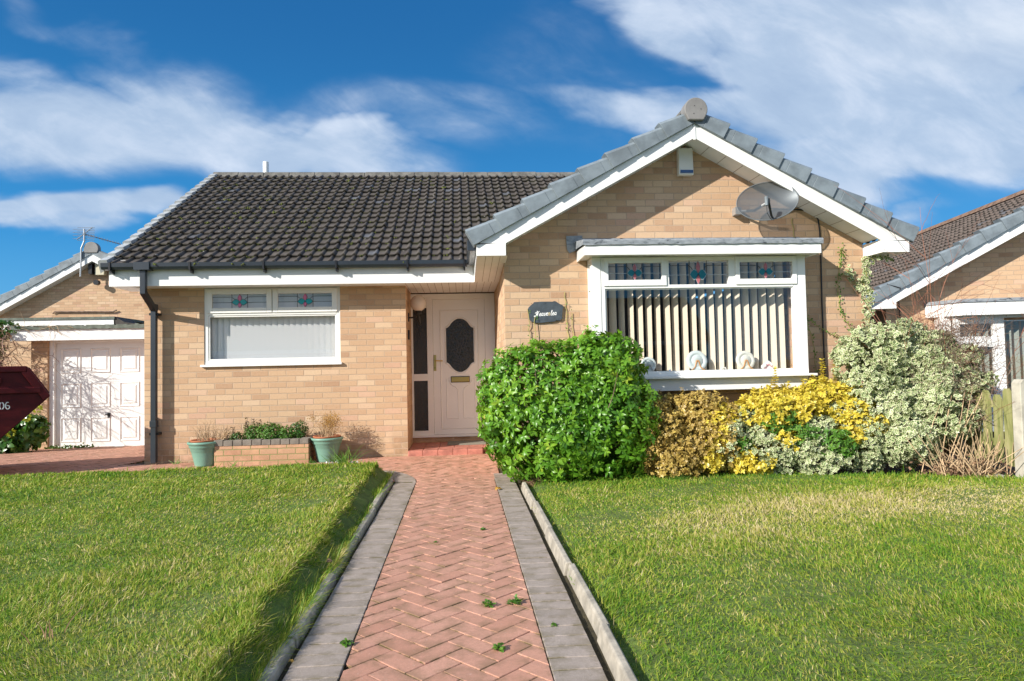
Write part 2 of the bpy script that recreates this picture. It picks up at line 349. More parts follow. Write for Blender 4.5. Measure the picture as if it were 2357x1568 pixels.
def paver_mat(name, ramp, speck, mossy=True):
    m = bpy.data.materials.new(name); m.use_nodes = True; T = NT(m.node_tree); p = T.n['Principled BSDF']
    p.inputs['Roughness'].default_value = .85; p.inputs['Specular IOR Level'].default_value = .3
    tc = T.new('ShaderNodeTexCoord').outputs['Object']
    col = T.ramp(T.attr('rnd'), ramp)
    s1 = T.noise(tc, 160, 3, .7); s2 = T.noise(tc, 300, 2); n = T.noise(tc, 3.5, 5, .6)
    col = T.mix(T.smooth(s1, .58, .70, 0, .45), col, speck)
    s3 = T.noise(tc, 48, 4, .75); col = T.mix(T.smooth(s3, .4, .65, 0, .5), col, tuple(k * .78 for k in ramp[0][1]))
    col = T.mix(T.smooth(s3, .58, .7, 0, .4), col, speck)
    col = T.mix(T.smooth(s2, .6, .7, 0, .4), col, tuple(k * .4 for k in ramp[0][1]))
    col = T.mix(T.smooth(n, .45, .75, 0, .28), col, tuple(k * .55 for k in ramp[-1][1]))
    if mossy: col = T.mix(T.math('MULTIPLY', T.attr('edge'), T.smooth(T.noise(tc, 9, 5, .65), .42, .6, 0, .95)), col, (.10, .085, .03))
    T.put(p.inputs['Base Color'], col)
    b = T.new('ShaderNodeBump'); T.put(b.inputs['Height'], s1); b.inputs['Strength'].default_value = .55; b.inputs['Distance'].default_value = .004
    T.l.new(b.outputs[0], p.inputs['Normal']); return m
M_RED = paver_mat('salmon_paver', [(0, (.52, .26, .18)), (.5, (.56, .295, .21)), (1, (.60, .325, .235))], (.76, .55, .45))
M_GRYP = paver_mat('grey_border_paver', [(0, (.34, .285, .245)), (1, (.40, .335, .29))], (.62, .54, .46))
M_JOINT = mat('mossy_joint_sand', (.055, .045, .02), 1., bump=(80, .8, .01), var=.45, var_scale=12)
M_LAWN = mat('lawn_soil', (.10, .15, .025), 1., bump=(30, 1., .02), var=.3, var_scale=9)
M_GROUND = mat('far_ground', (.10, .11, .06), 1., var=.3, var_scale=.4)
M_ASPH = mat('asphalt', (.06, .06, .062), .95, bump=(90, .6), var=.2, var_scale=4)
def fence_mat():
    m = mat('algae_green_board', (.3, .3, .1), .9); T = NT(m.node_tree); p = T.n['Principled BSDF']
    tc = T.new('ShaderNodeTexCoord').outputs['Object']; n = T.noise(T.vmath('MULTIPLY', tc, (4, 4, .7)), 4, 5, .7)
    T.put(p.inputs['Base Color'], T.ramp(n, [(.3, (.13, .15, .04)), (.5, (.27, .27, .10)), (.7, (.38, .34, .18))])); return m
M_FENCE = fence_mat()

# ------------------------------------------------------------------ mesh helpers
class MB:
    def __init__(s): s.v = []; s.f = []; s.m = []; s.at = {}; s.mats = []
    def slot(s, m):
        if m is None: return 0
        if m not in s.mats: s.mats.append(m)
        return s.mats.index(m)
    def add(s, vs, fs, m=None):
        o = len(s.v); k = s.slot(m); s.v += [tuple(p) for p in vs]
        for f in fs: s.f.append(tuple(i + o for i in f)); s.m.append(k)
        return s
    def box(s, x0, x1, y0, y1, z0, z1, m=None):
        vs = [(x, y, z) for z in (z0, z1) for y in (y0, y1) for x in (x0, x1)]
        return s.add(vs, [(0, 2, 3, 1), (4, 5, 7, 6), (0, 1, 5, 4), (2, 6, 7, 3), (0, 4, 6, 2), (1, 3, 7, 5)], m)
    def prism(s, poly, a, b, axis='y', m=None):
        """polygon in the two other axes (x,z for 'y'; y,z for 'x'; x,y for 'z') extruded from a to b"""
        n = len(poly)
        if axis == 'y': P = lambda p, t: (p[0], t, p[1])
        elif axis == 'x': P = lambda p, t: (t, p[0], p[1])
        else: P = lambda p, t: (p[0], p[1], t)
        vs = [P(p, a) for p in poly] + [P(p, b) for p in poly]
        fs = [tuple(range(n)), tuple(range(2 * n - 1, n - 1, -1))] + [(i, i + n, (i + 1) % n + n, (i + 1) % n) for i in range(n)]
        return s.add(vs, fs, m)
    def tube(s, pts, r, n=8, m=None, cap=True):
        pts = [Vector(p) for p in pts]; rs = r if isinstance(r, (list, tuple)) else [r] * len(pts)
        vs = []; up = Vector((0, 0, 1)); prev = None
        for i, p in enumerate(pts):
            t = (pts[min(i + 1, len(pts) - 1)] - pts[max(i - 1, 0)]).normalized()
            a = t.cross(up if prev is None else prev)
            if prev is not None: b = prev - t * prev.dot(t); b = b.normalized() if b.length > 1e-6 else t.orthogonal().normalized(); a = b.cross(t)
            else:
                if a.length < 1e-4: a = t.cross(Vector((1, 0, 0)))
                a.normalize(); b = t.cross(a).normalized()
            prev = b
            for k in range(n):
                th = 2 * math.pi * k / n; vs.append(p + a * math.cos(th) * rs[i] + b * math.sin(th) * rs[i])
        fs = [(i * n + k, i * n + (k + 1) % n, (i + 1) * n + (k + 1) % n, (i + 1) * n + k) for i in range(len(pts) - 1) for k in range(n)]
        if cap: fs += [tuple(range(n))[::-1], tuple(range((len(pts) - 1) * n, len(pts) * n))]
        return s.add(vs, fs, m)
    def lathe(s, prof, c, n=24, m=None, axis='z', tilt=None, sx=1., sy=1.):
        vs = []
        for r, h in prof:
            for k in range(n):
                th = 2 * math.pi * k / n; p = Vector((r * math.cos(th) * sx, r * math.sin(th) * sy, h))
                if axis == 'y': p = Vector((p.x, -p.z, p.y))
                if tilt is not None: p = tilt @ p
                vs.append(Vector(c) + p)
        fs = [(i * n + k, i * n + (k + 1) % n, (i + 1) * n + (k + 1) % n, (i + 1) * n + k) for i in range(len(prof) - 1) for k in range(n)]
        fs += [tuple(range(n))[::-1], tuple(range((len(prof) - 1) * n, len(prof) * n))]
        return s.add(vs, fs, m)
def finish(name, v, f, mats, base, parent, smooth=False, at=None, mi=None, bevel=0., autos=False):
    me = bpy.data.meshes.new(name)
    v = np.asarray(v, dtype=np.float32) - np.asarray(base, dtype=np.float32)
    if isinstance(f, np.ndarray):          # equal-sized faces, the fast way
        nf, k = f.shape
        me.vertices.add(len(v)); me.vertices.foreach_set('co', v.ravel())
        me.loops.add(nf * k); me.loops.foreach_set('vertex_index', f.ravel().astype(np.int32))
        me.polygons.add(nf); me.polygons.foreach_set('loop_start', np.arange(0, nf * k, k, dtype=np.int32))
        me.update(calc_edges=True)
    else: me.from_pydata(v.tolist(), [], f); me.update()
    for m in mats: me.materials.append(m)
    if mi is not None and len(mats) > 1: me.polygons.foreach_set('material_index', np.asarray(mi, dtype=np.int32))
    for k, a in (at or {}).items():
        A = me.attributes.new(k, 'FLOAT', 'POINT'); A.data.foreach_set('value', np.asarray(a, dtype=np.float32))
    if smooth: me.polygons.foreach_set('use_smooth', np.ones(len(me.polygons), dtype=bool))
    me.update()
    o = bpy.data.objects.new(name, me); COL.objects.link(o)
    if parent is not None: o.parent = parent
    else: o.location = base
    if bevel:
        b = o.modifiers.new('bevel', 'BEVEL'); b.width = bevel; b.segments = 2; b.limit_method = 'ANGLE'; b.angle_limit = R(40)
    return o
def root_of(p):
    while p.parent is not None: p = p.parent
    return p
def obj(name, mb, m=None, parent=None, base=None, smooth=False, bevel=0.):
    if parent is not None: b = tuple(root_of(parent).get('_b', (0, 0, 0)))
    elif base is not None: b = base
    else:
        V = np.array(mb.v); b = (float(V[:, 0].mean()), float(V[:, 1].mean()), float(V[:, 2].min()))
    mats = mb.mats or [m]
    return finish(name, mb.v, mb.f, mats, b, parent, smooth, mb.at, mb.m, bevel)
def tag(o, label=None, cat=None, group=None, kind=None):
    for k, v in (('label', label), ('category', cat), ('group', group), ('kind', kind)):
        if v: o[k] = v
    return o
def thing(name, label, cat, base, group=None, rotz=0., local=False):
    o = bpy.data.objects.new(name, None); COL.objects.link(o); o.location = base; o.rotation_euler.z = rotz
    o.empty_display_size = .1; o['_b'] = (0., 0., 0.) if local else tuple(float(c) for c in base)
    return tag(o, label, cat, group)
def B(*a, m=None): return MB().box(*a, m=m)
def frame_mb(x0, x1, z0, z1, w, y0, y1, m=None, wb=None, wt=None):
    """rectangular frame with mitred-looking members butted end to end"""
    wb = wb or w; wt = wt or w; mb = MB()
    mb.box(x0, x0 + w, y0, y1, z0, z1, m); mb.box(x1 - w, x1, y0, y1, z0, z1, m)
    mb.box(x0 + w, x1 - w, y0, y1, z0, z0 + wb, m); mb.box(x0 + w, x1 - w, y0, y1, z1 - wt, z1, m)
    return mb
def wall_holes(mb, x0, x1, z0, z1, y0, y1, holes=()):
    """solid wall slab with rectangular openings; holes=(x0,x1,z0,z1)"""
    xs = sorted({x0, x1, *[h[0] for h in holes], *[h[1] for h in holes]}); zs = sorted({z0, z1, *[h[2] for h in holes], *[h[3] for h in holes]})
    xs = [x for x in xs if x0 <= x <= x1]; zs = [z for z in zs if z0 <= z <= z1]
    for i in range(len(xs) - 1):
        for j in range(len(zs) - 1):
            cx, cz = (xs[i] + xs[i + 1]) / 2, (zs[j] + zs[j + 1]) / 2
            if any(h[0] < cx < h[1] and h[2] < cz < h[3] for h in holes): continue
            mb.box(xs[i], xs[i + 1], y0, y1, zs[j], zs[j + 1])
    return mb

# ------------------------------------------------------------------ foliage helpers (numpy)
def unit(v): return v / np.maximum(np.linalg.norm(v, axis=-1, keepdims=True), 1e-9)
def lumps(p, s, seed=0):
    """cheap smooth 3-D noise in about -1..1"""
    g = np.random.default_rng(seed); out = np.zeros(len(p))
    for k in range(7):
        w = unit(g.normal(size=3)) * s * (0.7 + .35 * k); out += np.sin(p @ w + g.uniform(0, 6.28)) / (1 + .35 * k)
    return out / 3.0
class Leaves:
    def __init__(s): s.v = []; s.f = []; s.r = []; s.e = []; s.n = 0
    def add(s, pos, dirs, nrm, L, W, rnd, fold=.25, droop=.15):
        """pos base (N,3), dirs axis, nrm face normal; L length, W half width"""
        N = len(pos); dirs = unit(dirs); nrm = unit(nrm - dirs * (nrm * dirs).sum(1, keepdims=True)); sd = np.cross(dirs, nrm)
        L = np.broadcast_to(np.asarray(L, float), (N,))[:, None]; W = np.broadcast_to(np.asarray(W, float), (N,))[:, None]
        mid = pos + dirs * L * .52 ; tip = pos + dirs * L - nrm * L * droop
        l = pos + dirs * L * .50 + sd * W + nrm * W * fold; r = pos + dirs * L * .50 - sd * W + nrm * W * fold
        l2 = pos + dirs * L * .84 + sd * W * .6 + nrm * (W * fold * .5 - L * droop * .6); r2 = pos + dirs * L * .84 - sd * W * .6 + nrm * (W * fold * .5 - L * droop * .6)
        V = np.stack([pos, l, mid, r, l2, r2, tip], 1).reshape(-1, 3)
        b = (np.arange(N) * 7)[:, None, None] + s.n
        T = np.array([[0, 3, 2], [0, 2, 1], [2, 3, 5], [2, 5, 6], [2, 6, 4], [2, 4, 1]])[None]
        s.v.append(V); s.f.append((b + T).reshape(-1, 3)); s.n += N * 7
        s.r.append(np.repeat(rnd, 7)); s.e.append(np.tile([.7, 1, 0, 1, 1, 1, 1.], N))
    def build(s, name, m, parent=None, base=None):
        if parent is not None: base = tuple(root_of(parent).get('_b', (0, 0, 0)))
        V = np.concatenate(s.v)
        if base is None: base = (float(V[:, 0].mean()), float(V[:, 1].mean()), float(V[:, 2].min()))
        return finish(name, V, np.concatenate(s.f), [m], base, parent, False, {'rnd': np.concatenate(s.r), 'edge': np.concatenate(s.e)})
def shell(blobs, n, expo=2.4, lump=.10, lscale=5., seed=1, depth=.25, zmin=.02, keep=None):
    """points near the surface of a union of lumpy super-ellipsoids -> (pos, outward)"""
    g = np.random.default_rng(seed); A = np.array([b[3] * b[4] + b[3] * b[5] + b[4] * b[5] for b in blobs]); P = []; O = []
    for b, k in zip(blobs, (n * A / A.sum()).astype(int)):
        c = np.array(b[:3]); rr = np.array(b[3:6]); d = unit(g.normal(size=(k, 3)))
        t = 1 / (np.abs(d / rr) ** expo).sum(1) ** (1 / expo)
        t = t * (1 + lump * lumps(d * t[:, None] + c, lscale * 2.2, seed)) * (1 - depth * g.random(k) ** 1.6)
        p = c + d * t[:, None]; ok = p[:, 2] > zmin
        for b2 in blobs:
            if b2 is b: continue
            q = np.abs((p - np.array(b2[:3])) / np.array(b2[3:6])); ok &= (q ** expo).sum(1) > (1 - depth) ** expo * .75
        if keep is not None: ok &= keep(p)
        P.append(p[ok]); O.append(unit(d / rr)[ok])
    return np.concatenate(P), np.concatenate(O)
def whorls(Lv, P, O, k, L, W, seed=2, spread=(55, 95), up=.35, rlo=0., rhi=.97, jitter=.35, patch=.25, fold=.3, droop=.2):
    """rosettes of k leaves round each shoot tip"""
    g = np.random.default_rng(seed); N = len(P)
    ax = unit(O + np.array([0, 0, up]) + g.normal(size=(N, 3)) * jitter)
    a = unit(np.cross(ax, g.normal(size=(N, 3)))); b = np.cross(ax, a)
    base_r = np.clip(g.uniform(rlo, rhi, N) * (1 - patch) + patch * (lumps(P, 9, seed + 5) * .5 + .5) * rhi, rlo, rhi)
    for j in range(k):
        th = 2 * np.pi * (j + g.uniform(-.25, .25, N)) / k
        el = np.radians(g.uniform(*spread, N))
        d = ax * np.cos(el)[:, None] + (a * np.cos(th)[:, None] + b * np.sin(th)[:, None]) * np.sin(el)[:, None]
        nr = ax * np.sin(el)[:, None] - (a * np.cos(th)[:, None] + b * np.sin(th)[:, None]) * np.cos(el)[:, None]
        d[:, 2] -= g.uniform(0, .3, N)
        s = g.uniform(.65, 1.15, N)
        Lv.add(P, d, nr + g.normal(size=(N, 3)) * .25, L * s, W * s, np.clip(base_r + g.normal(size=N) * .10, 0, 1), fold, droop)
def twigs(mb, starts, dirs, lens, r0, wob=.25, seg=6, branch=0., grav=0., g=None, n=3, taper=.3):
    g = g or random
    for p, d, L in zip(starts, dirs, lens):
        p = Vector(p); d = Vector(d).normalized(); pts = [p.copy()]; 
        for i in range(seg):
            d = (d + Vector((g.gauss(0, wob), g.gauss(0, wob), g.gauss(0, wob) - grav)) * .5).normalized(); p = p + d * (L / seg); pts.append(p.copy())
            if branch and g.random() < branch and i < seg - 1:
                dd = (d + Vector((g.gauss(0, .7), g.gauss(0, .7), g.gauss(0, .5)))).normalized()
                twigs(mb, [p.copy()], [dd], [L * .45], r0 * .6, wob, max(3, seg - 2), 0 if L < .25 else branch * .6, grav, g, n, taper)
        mb.tube(pts, [r0 * (1 - (1 - taper) * i / seg) for i in range(seg + 1)], n, cap=False)
    return mb

# ------------------------------------------------------------------ ground, path, patio, drive
def gz(x, y):
    """height of the hard ground"""
    t = min(max((y - 7.4) / 1.1, 0), 1); z = .05 * t * t * (3 - 2 * t)
    if y > 9.0 and x < -3.9: z = .05 - .048 * (y - 9.0)
    return z
def sheet(name, x0, x1, y0, y1, nx, ny, zf, m, **kw):
    X = np.linspace(x0, x1, nx); Y = np.linspace(y0, y1, ny); V = [(x, y, zf(x, y)) for y in Y for x in X]
    Fs = np.array([(j * nx + i, j * nx + i + 1, (j + 1) * nx + i + 1, (j + 1) * nx + i) for j in range(ny - 1) for i in range(nx - 1)])
    return finish(name, V, Fs, [m], (0, 0, 0), None, kw.pop('smooth', False), kw.get('at'))
def ground_z(x, y):
    r = math.hypot(x, y - 6)
    return -.10 if r < 9 else -.10 - min(1, (r - 9) / 6) * .6
def big_ground():
    rings = [0, 5, 9, 12, 15, 22, 40, 90, 250, 900]; V = []; n = 32
    for r in rings:
        for k in range(n):
            x = r * math.cos(2 * math.pi * k / n); y = 6 + r * math.sin(2 * math.pi * k / n); V.append((x, y, -.10 if r < 9 else -.45))
    Fs = np.array([(i * n + k, (i + 1) * n + k, (i + 1) * n + (k + 1) % n, i * n + (k + 1) % n) for i in range(len(rings) - 1) for k in range(n)])
    tag(finish('ground', V, Fs, [M_GROUND], (0, 0, 0), None), kind='structure')
big_ground()

def clip_poly(P, C):
    """Sutherland-Hodgman, C convex counter-clockwise"""
    out = P
    for i in range(len(C)):
        a = C[i]; b = C[(i + 1) % len(C)]; inp = out; out = []
        if not inp: return []
        side = lambda p: (b[0] - a[0]) * (p[1] - a[1]) - (b[1] - a[1]) * (p[0] - a[0])
        for j in range(len(inp)):
            p = inp[j]; q = inp[(j + 1) % len(inp)]; sp, sq = side(p), side(q)
            if sp >= 0: out.append(p)
            if (sp >= 0) != (sq >= 0):
                t = sp / (sp - sq); out.append((p[0] + t * (q[0] - p[0]), p[1] + t * (q[1] - p[1])))
    return out
def paver(mb, at, poly, zf, th=.03, ch=.003, gap=.0021, jit=.0011):
    n = len(poly)
    cx = sum(p[0] for p in poly) / n; cy = sum(p[1] for p in poly) / n
    area = abs(sum(poly[i][0] * poly[(i + 1) % n][1] - poly[(i + 1) % n][0] * poly[i][1] for i in range(n))) / 2
    if area < .0012: return
    sz = math.sqrt(area)
    def inset(d):
        k = 1 - 2 * d / sz
        return [(cx + (p[0] - cx) * k, cy + (p[1] - cy) * k) for p in poly]
    # offset inwards edge by edge so long bricks keep their shape
    def off(d):
        out = []
        for i in range(n):
            a, b, c = poly[i - 1], poly[i], poly[(i + 1) % n]
            e1 = Vector((b[0] - a[0], b[1] - a[1])); e2 = Vector((c[0] - b[0], c[1] - b[1]))
            if e1.length < 1e-5 or e2.length < 1e-5: out.append(b); continue
            n1 = Vector((-e1.y, e1.x)).normalized(); n2 = Vector((-e2.y, e2.x)).normalized(); s = n1 + n2
            k = d / max(.35, 1 + n1.dot(n2)); out.append((b[0] + s.x * k, b[1] + s.y * k))
        return out
    A = off(gap); C = off(gap + ch); r = random.random()
    dz = random.gauss(0, jit); tx = random.gauss(0, .005); ty = random.gauss(0, .005)
    z = lambda p, o: zf(p[0], p[1]) + o + dz + (p[0] - cx) * tx + (p[1] - cy) * ty
    vs = [(p[0], p[1], z(p, -th)) for p in A] + [(p[0], p[1], z(p, -ch * .8)) for p in A] + [(p[0], p[1], z(p, 0)) for p in C]
    vs = vs + [(cx, cy, z((cx, cy), 0))]
    o = len(vs) - 1
    fs = [(i, (i + 1) % n, (i + 1) % n + n, i + n) for i in range(n)] + [(i + n, (i + 1) % n + n, (i + 1) % n + 2 * n, i + 2 * n) for i in range(n)]
    fs += [(i + 2 * n, (i + 1) % n + 2 * n, o) for i in range(n)]
    mb.add(vs, fs); at['rnd'] += [r] * len(vs); at['edge'] += [1.] * (2 * n) + [.45] * n + [0.]
def herring(regs, w, L, ang, zf, name, m, x_off=0., y_off=0., simple=False):
    mb = MB(); at = {'rnd': [], 'edge': []}; ca, sa = math.cos(ang), math.sin(ang)
    for C in regs:
        xs = [p[0] for p in C]; ys = [p[1] for p in C]
        cxx, cyy = (min(xs) + max(xs)) / 2, (min(ys) + max(ys)) / 2; rad = math.hypot(max(xs) - min(xs), max(ys) - min(ys)) / 2 + .3
        # work in pattern cells
        u0 = (cxx * ca + cyy * sa) / w; v0 = (-cxx * sa + cyy * ca) / w; k = int(rad / w) + 3
        for i in range(int(u0) - k, int(u0) + k):
            for j in range(int(v0) - k, int(v0) + k):
                c = (i - j) % 4
                if c == 0: q = [(i, j), (i + 2, j), (i + 2, j + 1), (i, j + 1)]
                elif c == 3: q = [(i, j), (i + 1, j), (i + 1, j + 2), (i, j + 2)]
                else: continue
                P = [((a * ca - b * sa) * w + x_off, (a * sa + b * ca) * w + y_off) for a, b in q]
                if all(abs(p[0] - cxx) > rad or abs(p[1] - cyy) > rad for p in P): continue
                P = clip_poly(P, C)
                if len(P) >= 3: paver(mb, at, P, zf)
    mb.at = at
    return tag(obj(name, mb, m, base=(0, 0, 0)), kind='structure')
BX0, BX1 = -.495, .330
herring([[(BX0, 1.4), (BX1, 1.4), (BX1, 7.35), (BX0, 7.35)]], .105, .21, R(43), gz, 'path', M_RED, .03)
herring([[(-4.3, 7.35), (.40, 7.35), (.40, 8.0), (-4.3, 8.0)], [(-4.3, 8.0), (.48, 8.0), (.48, 9.02), (-4.3, 9.02)], [(-.70, 9.02), (.48, 9.02), (.48, 9.06), (-.70, 9.06)]], .1122, .2244, R(45), gz, 'patio', M_RED, .03)
herring([[(-10.5, 8.2), (-4.3, 8.2), (-4.3, 13.5), (-10.5, 13.5)], [(-10.5, 4.5), (-5.6, 4.5), (-5.6, 8.2), (-10.5, 8.2)]], .1122, .2244, R(45), gz, 'driveway', M_RED, .03)
tag(sheet('path_bedding', -.75, .60, 1.3, 7.5, 2, 12, lambda x, y: gz(x, y) - .017, M_JOINT), kind='structure')
tag(sheet('patio_bedding', -10.6, .49, 7.5, 13.6, 24, 30, lambda x, y: gz(x, y) - .017, M_JOINT), kind='structure')
def border():
    mb = MB(); at = {'rnd': [], 'edge': []}; z4 = lambda x, y: gz(x, y) + .003
    y = 1.4
    while y < 7.2:
        h = .112
        paver(mb, at, [(BX0 - .222, y), (BX0, y), (BX0, y + h), (BX0 - .222, y + h)], z4, jit=.001)
        y += h
    y = 1.36
    while y < 7.6:
        paver(mb, at, [(BX1, y), (BX1 + .205, y), (BX1 + .205, y + .112), (BX1, y + .112)], z4, jit=.001); y += .112
    # the left border sweeps round the corner of the lawn
    ce = Vector((-1.10, 7.25)); ri, ro = .385, .605; n = 11
    n = 7
    for i in range(n):
        a0, a1 = math.pi / 2 * i / n * .98, math.pi / 2 * (i + 1) / n * .98
        paver(mb, at, [(ce.x + ri * math.cos(a0), ce.y + ri * 1.3 * math.sin(a0)), (ce.x + ro * math.cos(a0), ce.y + ro * 1.25 * math.sin(a0)), (ce.x + ro * math.cos(a1), ce.y + ro * 1.25 * math.sin(a1)), (ce.x + ri * math.cos(a1), ce.y + ri * 1.3 * math.sin(a1))], lambda x, y: gz(x, y) + .006, jit=.001)
    mb.at = at
    tag(obj('path_border', mb, M_GRYP, base=(0, 0, 0)), kind='structure')
border()
def kerbs():
    def seg(mb, p, q, w, h, lean, sh=0.):
        p = Vector(p); q = Vector(q); d = (q - p).normalized(); n = Vector((d.y, -d.x)); z0 = gz(*p)
        pr = [(0, -.06), (lean, h - .008), (lean + .008, h), (lean + w - .008, h + .002), (lean + w, h - .006), (w, -.08)]
        vs = [(p.x + n.x * (a + sh), p.y + n.y * (a + sh), z0 + b) for a, b in pr] + [(q.x + n.x * (a + sh), q.y + n.y * (a + sh), gz(*q) + b) for a, b in pr]
        k = len(pr); mb.add(vs, [tuple(range(k)), tuple(range(2 * k - 1, k - 1, -1))] + [(i, i + k, (i + 1) % k + k, (i + 1) % k) for i in range(k)])
    rg = MB(); ys = [1.2, 2.10, 3.02, 3.95, 4.85, 5.78, 6.72]
    sh = [.012, .0, .022, .006, .014, .0]
    for i in range(6): seg(rg, (BX1 + .222, ys[i]), (BX1 + .222 + (.012 if i == 1 else 0), ys[i + 1] - .006), .040, .052 + .005 * (i % 2), .020, sh[i])
    tag(obj('kerb', rg, M_CONC, base=(0, 0, 0), bevel=.003), kind='structure')
    lf = MB(); ys = [1.3, 2.2, 3.10, 4.02, 4.93, 5.85, 6.7, 7.25]
    for i in range(7): seg(lf, (BX0 - .232 - .004 * (i % 2), ys[i + 1] - .006), (BX0 - .235, ys[i]), .052, .024 + .005 * (i % 3), .006, .006 * (i % 2) + .004)
    pts = [(-.731, 7.25), (-.76, 7.52), (-.86, 7.70), (-1.05, 7.80), (-1.3, 7.83)]
    for a, b in zip(pts, pts[1:]): seg(lf, b, a, .05, .026, .004)
    tag(obj('kerb', lf, M_CONC, base=(0, 0, 0), bevel=.003), kind='structure')
kerbs()

# ------------------------------------------------------------------ lawns
def vn(x, y, s, seed=0):
    P = np.stack([np.asarray(x, float).ravel(), np.asarray(y, float).ravel(), np.zeros(np.size(x))], 1)
    return lumps(P, s, seed)
def sstep(t): t = np.clip(t, 0, 1); return t * t * (3 - 2 * t)
def left_far(x): x = np.asarray(x, float); return 8.22 + .03 * np.sin(x * 2.1) - np.maximum(0, -5.5 - x) * 1.2
def zl(x, y):
    x = np.asarray(x, float); y = np.asarray(y, float)
    dk = -.80 - x; dk2 = np.where(y > 7.2, np.hypot(np.maximum(x + 1.15, 0), np.maximum(y - 7.25, 0)), 0)
    dm = np.minimum(dk, np.where(dk2 > 0, .60 - dk2, 9)); dm = dm - .035 + .045 * vn(x, y, 6., 44) + .02 * vn(x, y, 22., 45); e = sstep((dm - .02) / .10); e2 = sstep((left_far(x) - y) / .15)
    b = .088 + .018 * vn(x, y, 1.6, 3) + .008 * vn(x, y, 7., 4) + .03 * sstep((y - 4) / 4)
    b = b + .028 * np.exp(-((dm - .20) / .2) ** 2)
    return .0 + b * e * (.35 + .65 * e2)
def right_far(x):
    x = np.asarray(x, float); return np.where(x < 2.4, 6.75 + (x - .6) * .2, 7.1 - (x - 2.4) * .36)
def zr(x, y):
    x = np.asarray(x, float); y = np.asarray(y, float)
    e = sstep((x - .62) / .15)
    return .002 + e * (.034 + .014 * vn(x, y, 1.4, 8) + .006 * vn(x, y, 7., 9))
def lawn_base(name, xs, yfar, zf):
    nx, ny = 60, 70; V = []
    for j in range(ny):
        for i in range(nx):
            x = xs[0] + (xs[1] - xs[0]) * i / (nx - 1); y = 1.2 + (float(yfar(x)) - 1.2) * j / (ny - 1); V.append((x, y))
    V = np.array(V); Z = zf(V[:, 0], V[:, 1]); V3 = np.column_stack([V, Z])
    Fs = np.array([(j * nx + i, j * nx + i + 1, (j + 1) * nx + i + 1, (j + 1) * nx + i) for j in range(ny - 1) for i in range(nx - 1)])
    tag(finish(name, V3, Fs, [M_LAWN], (0, 0, 0), None, True), kind='structure')
lawn_base('lawn', (-11.5, -.785), left_far, zl)
lawn_base('lawn', (.612, 9.0), right_far, zr)
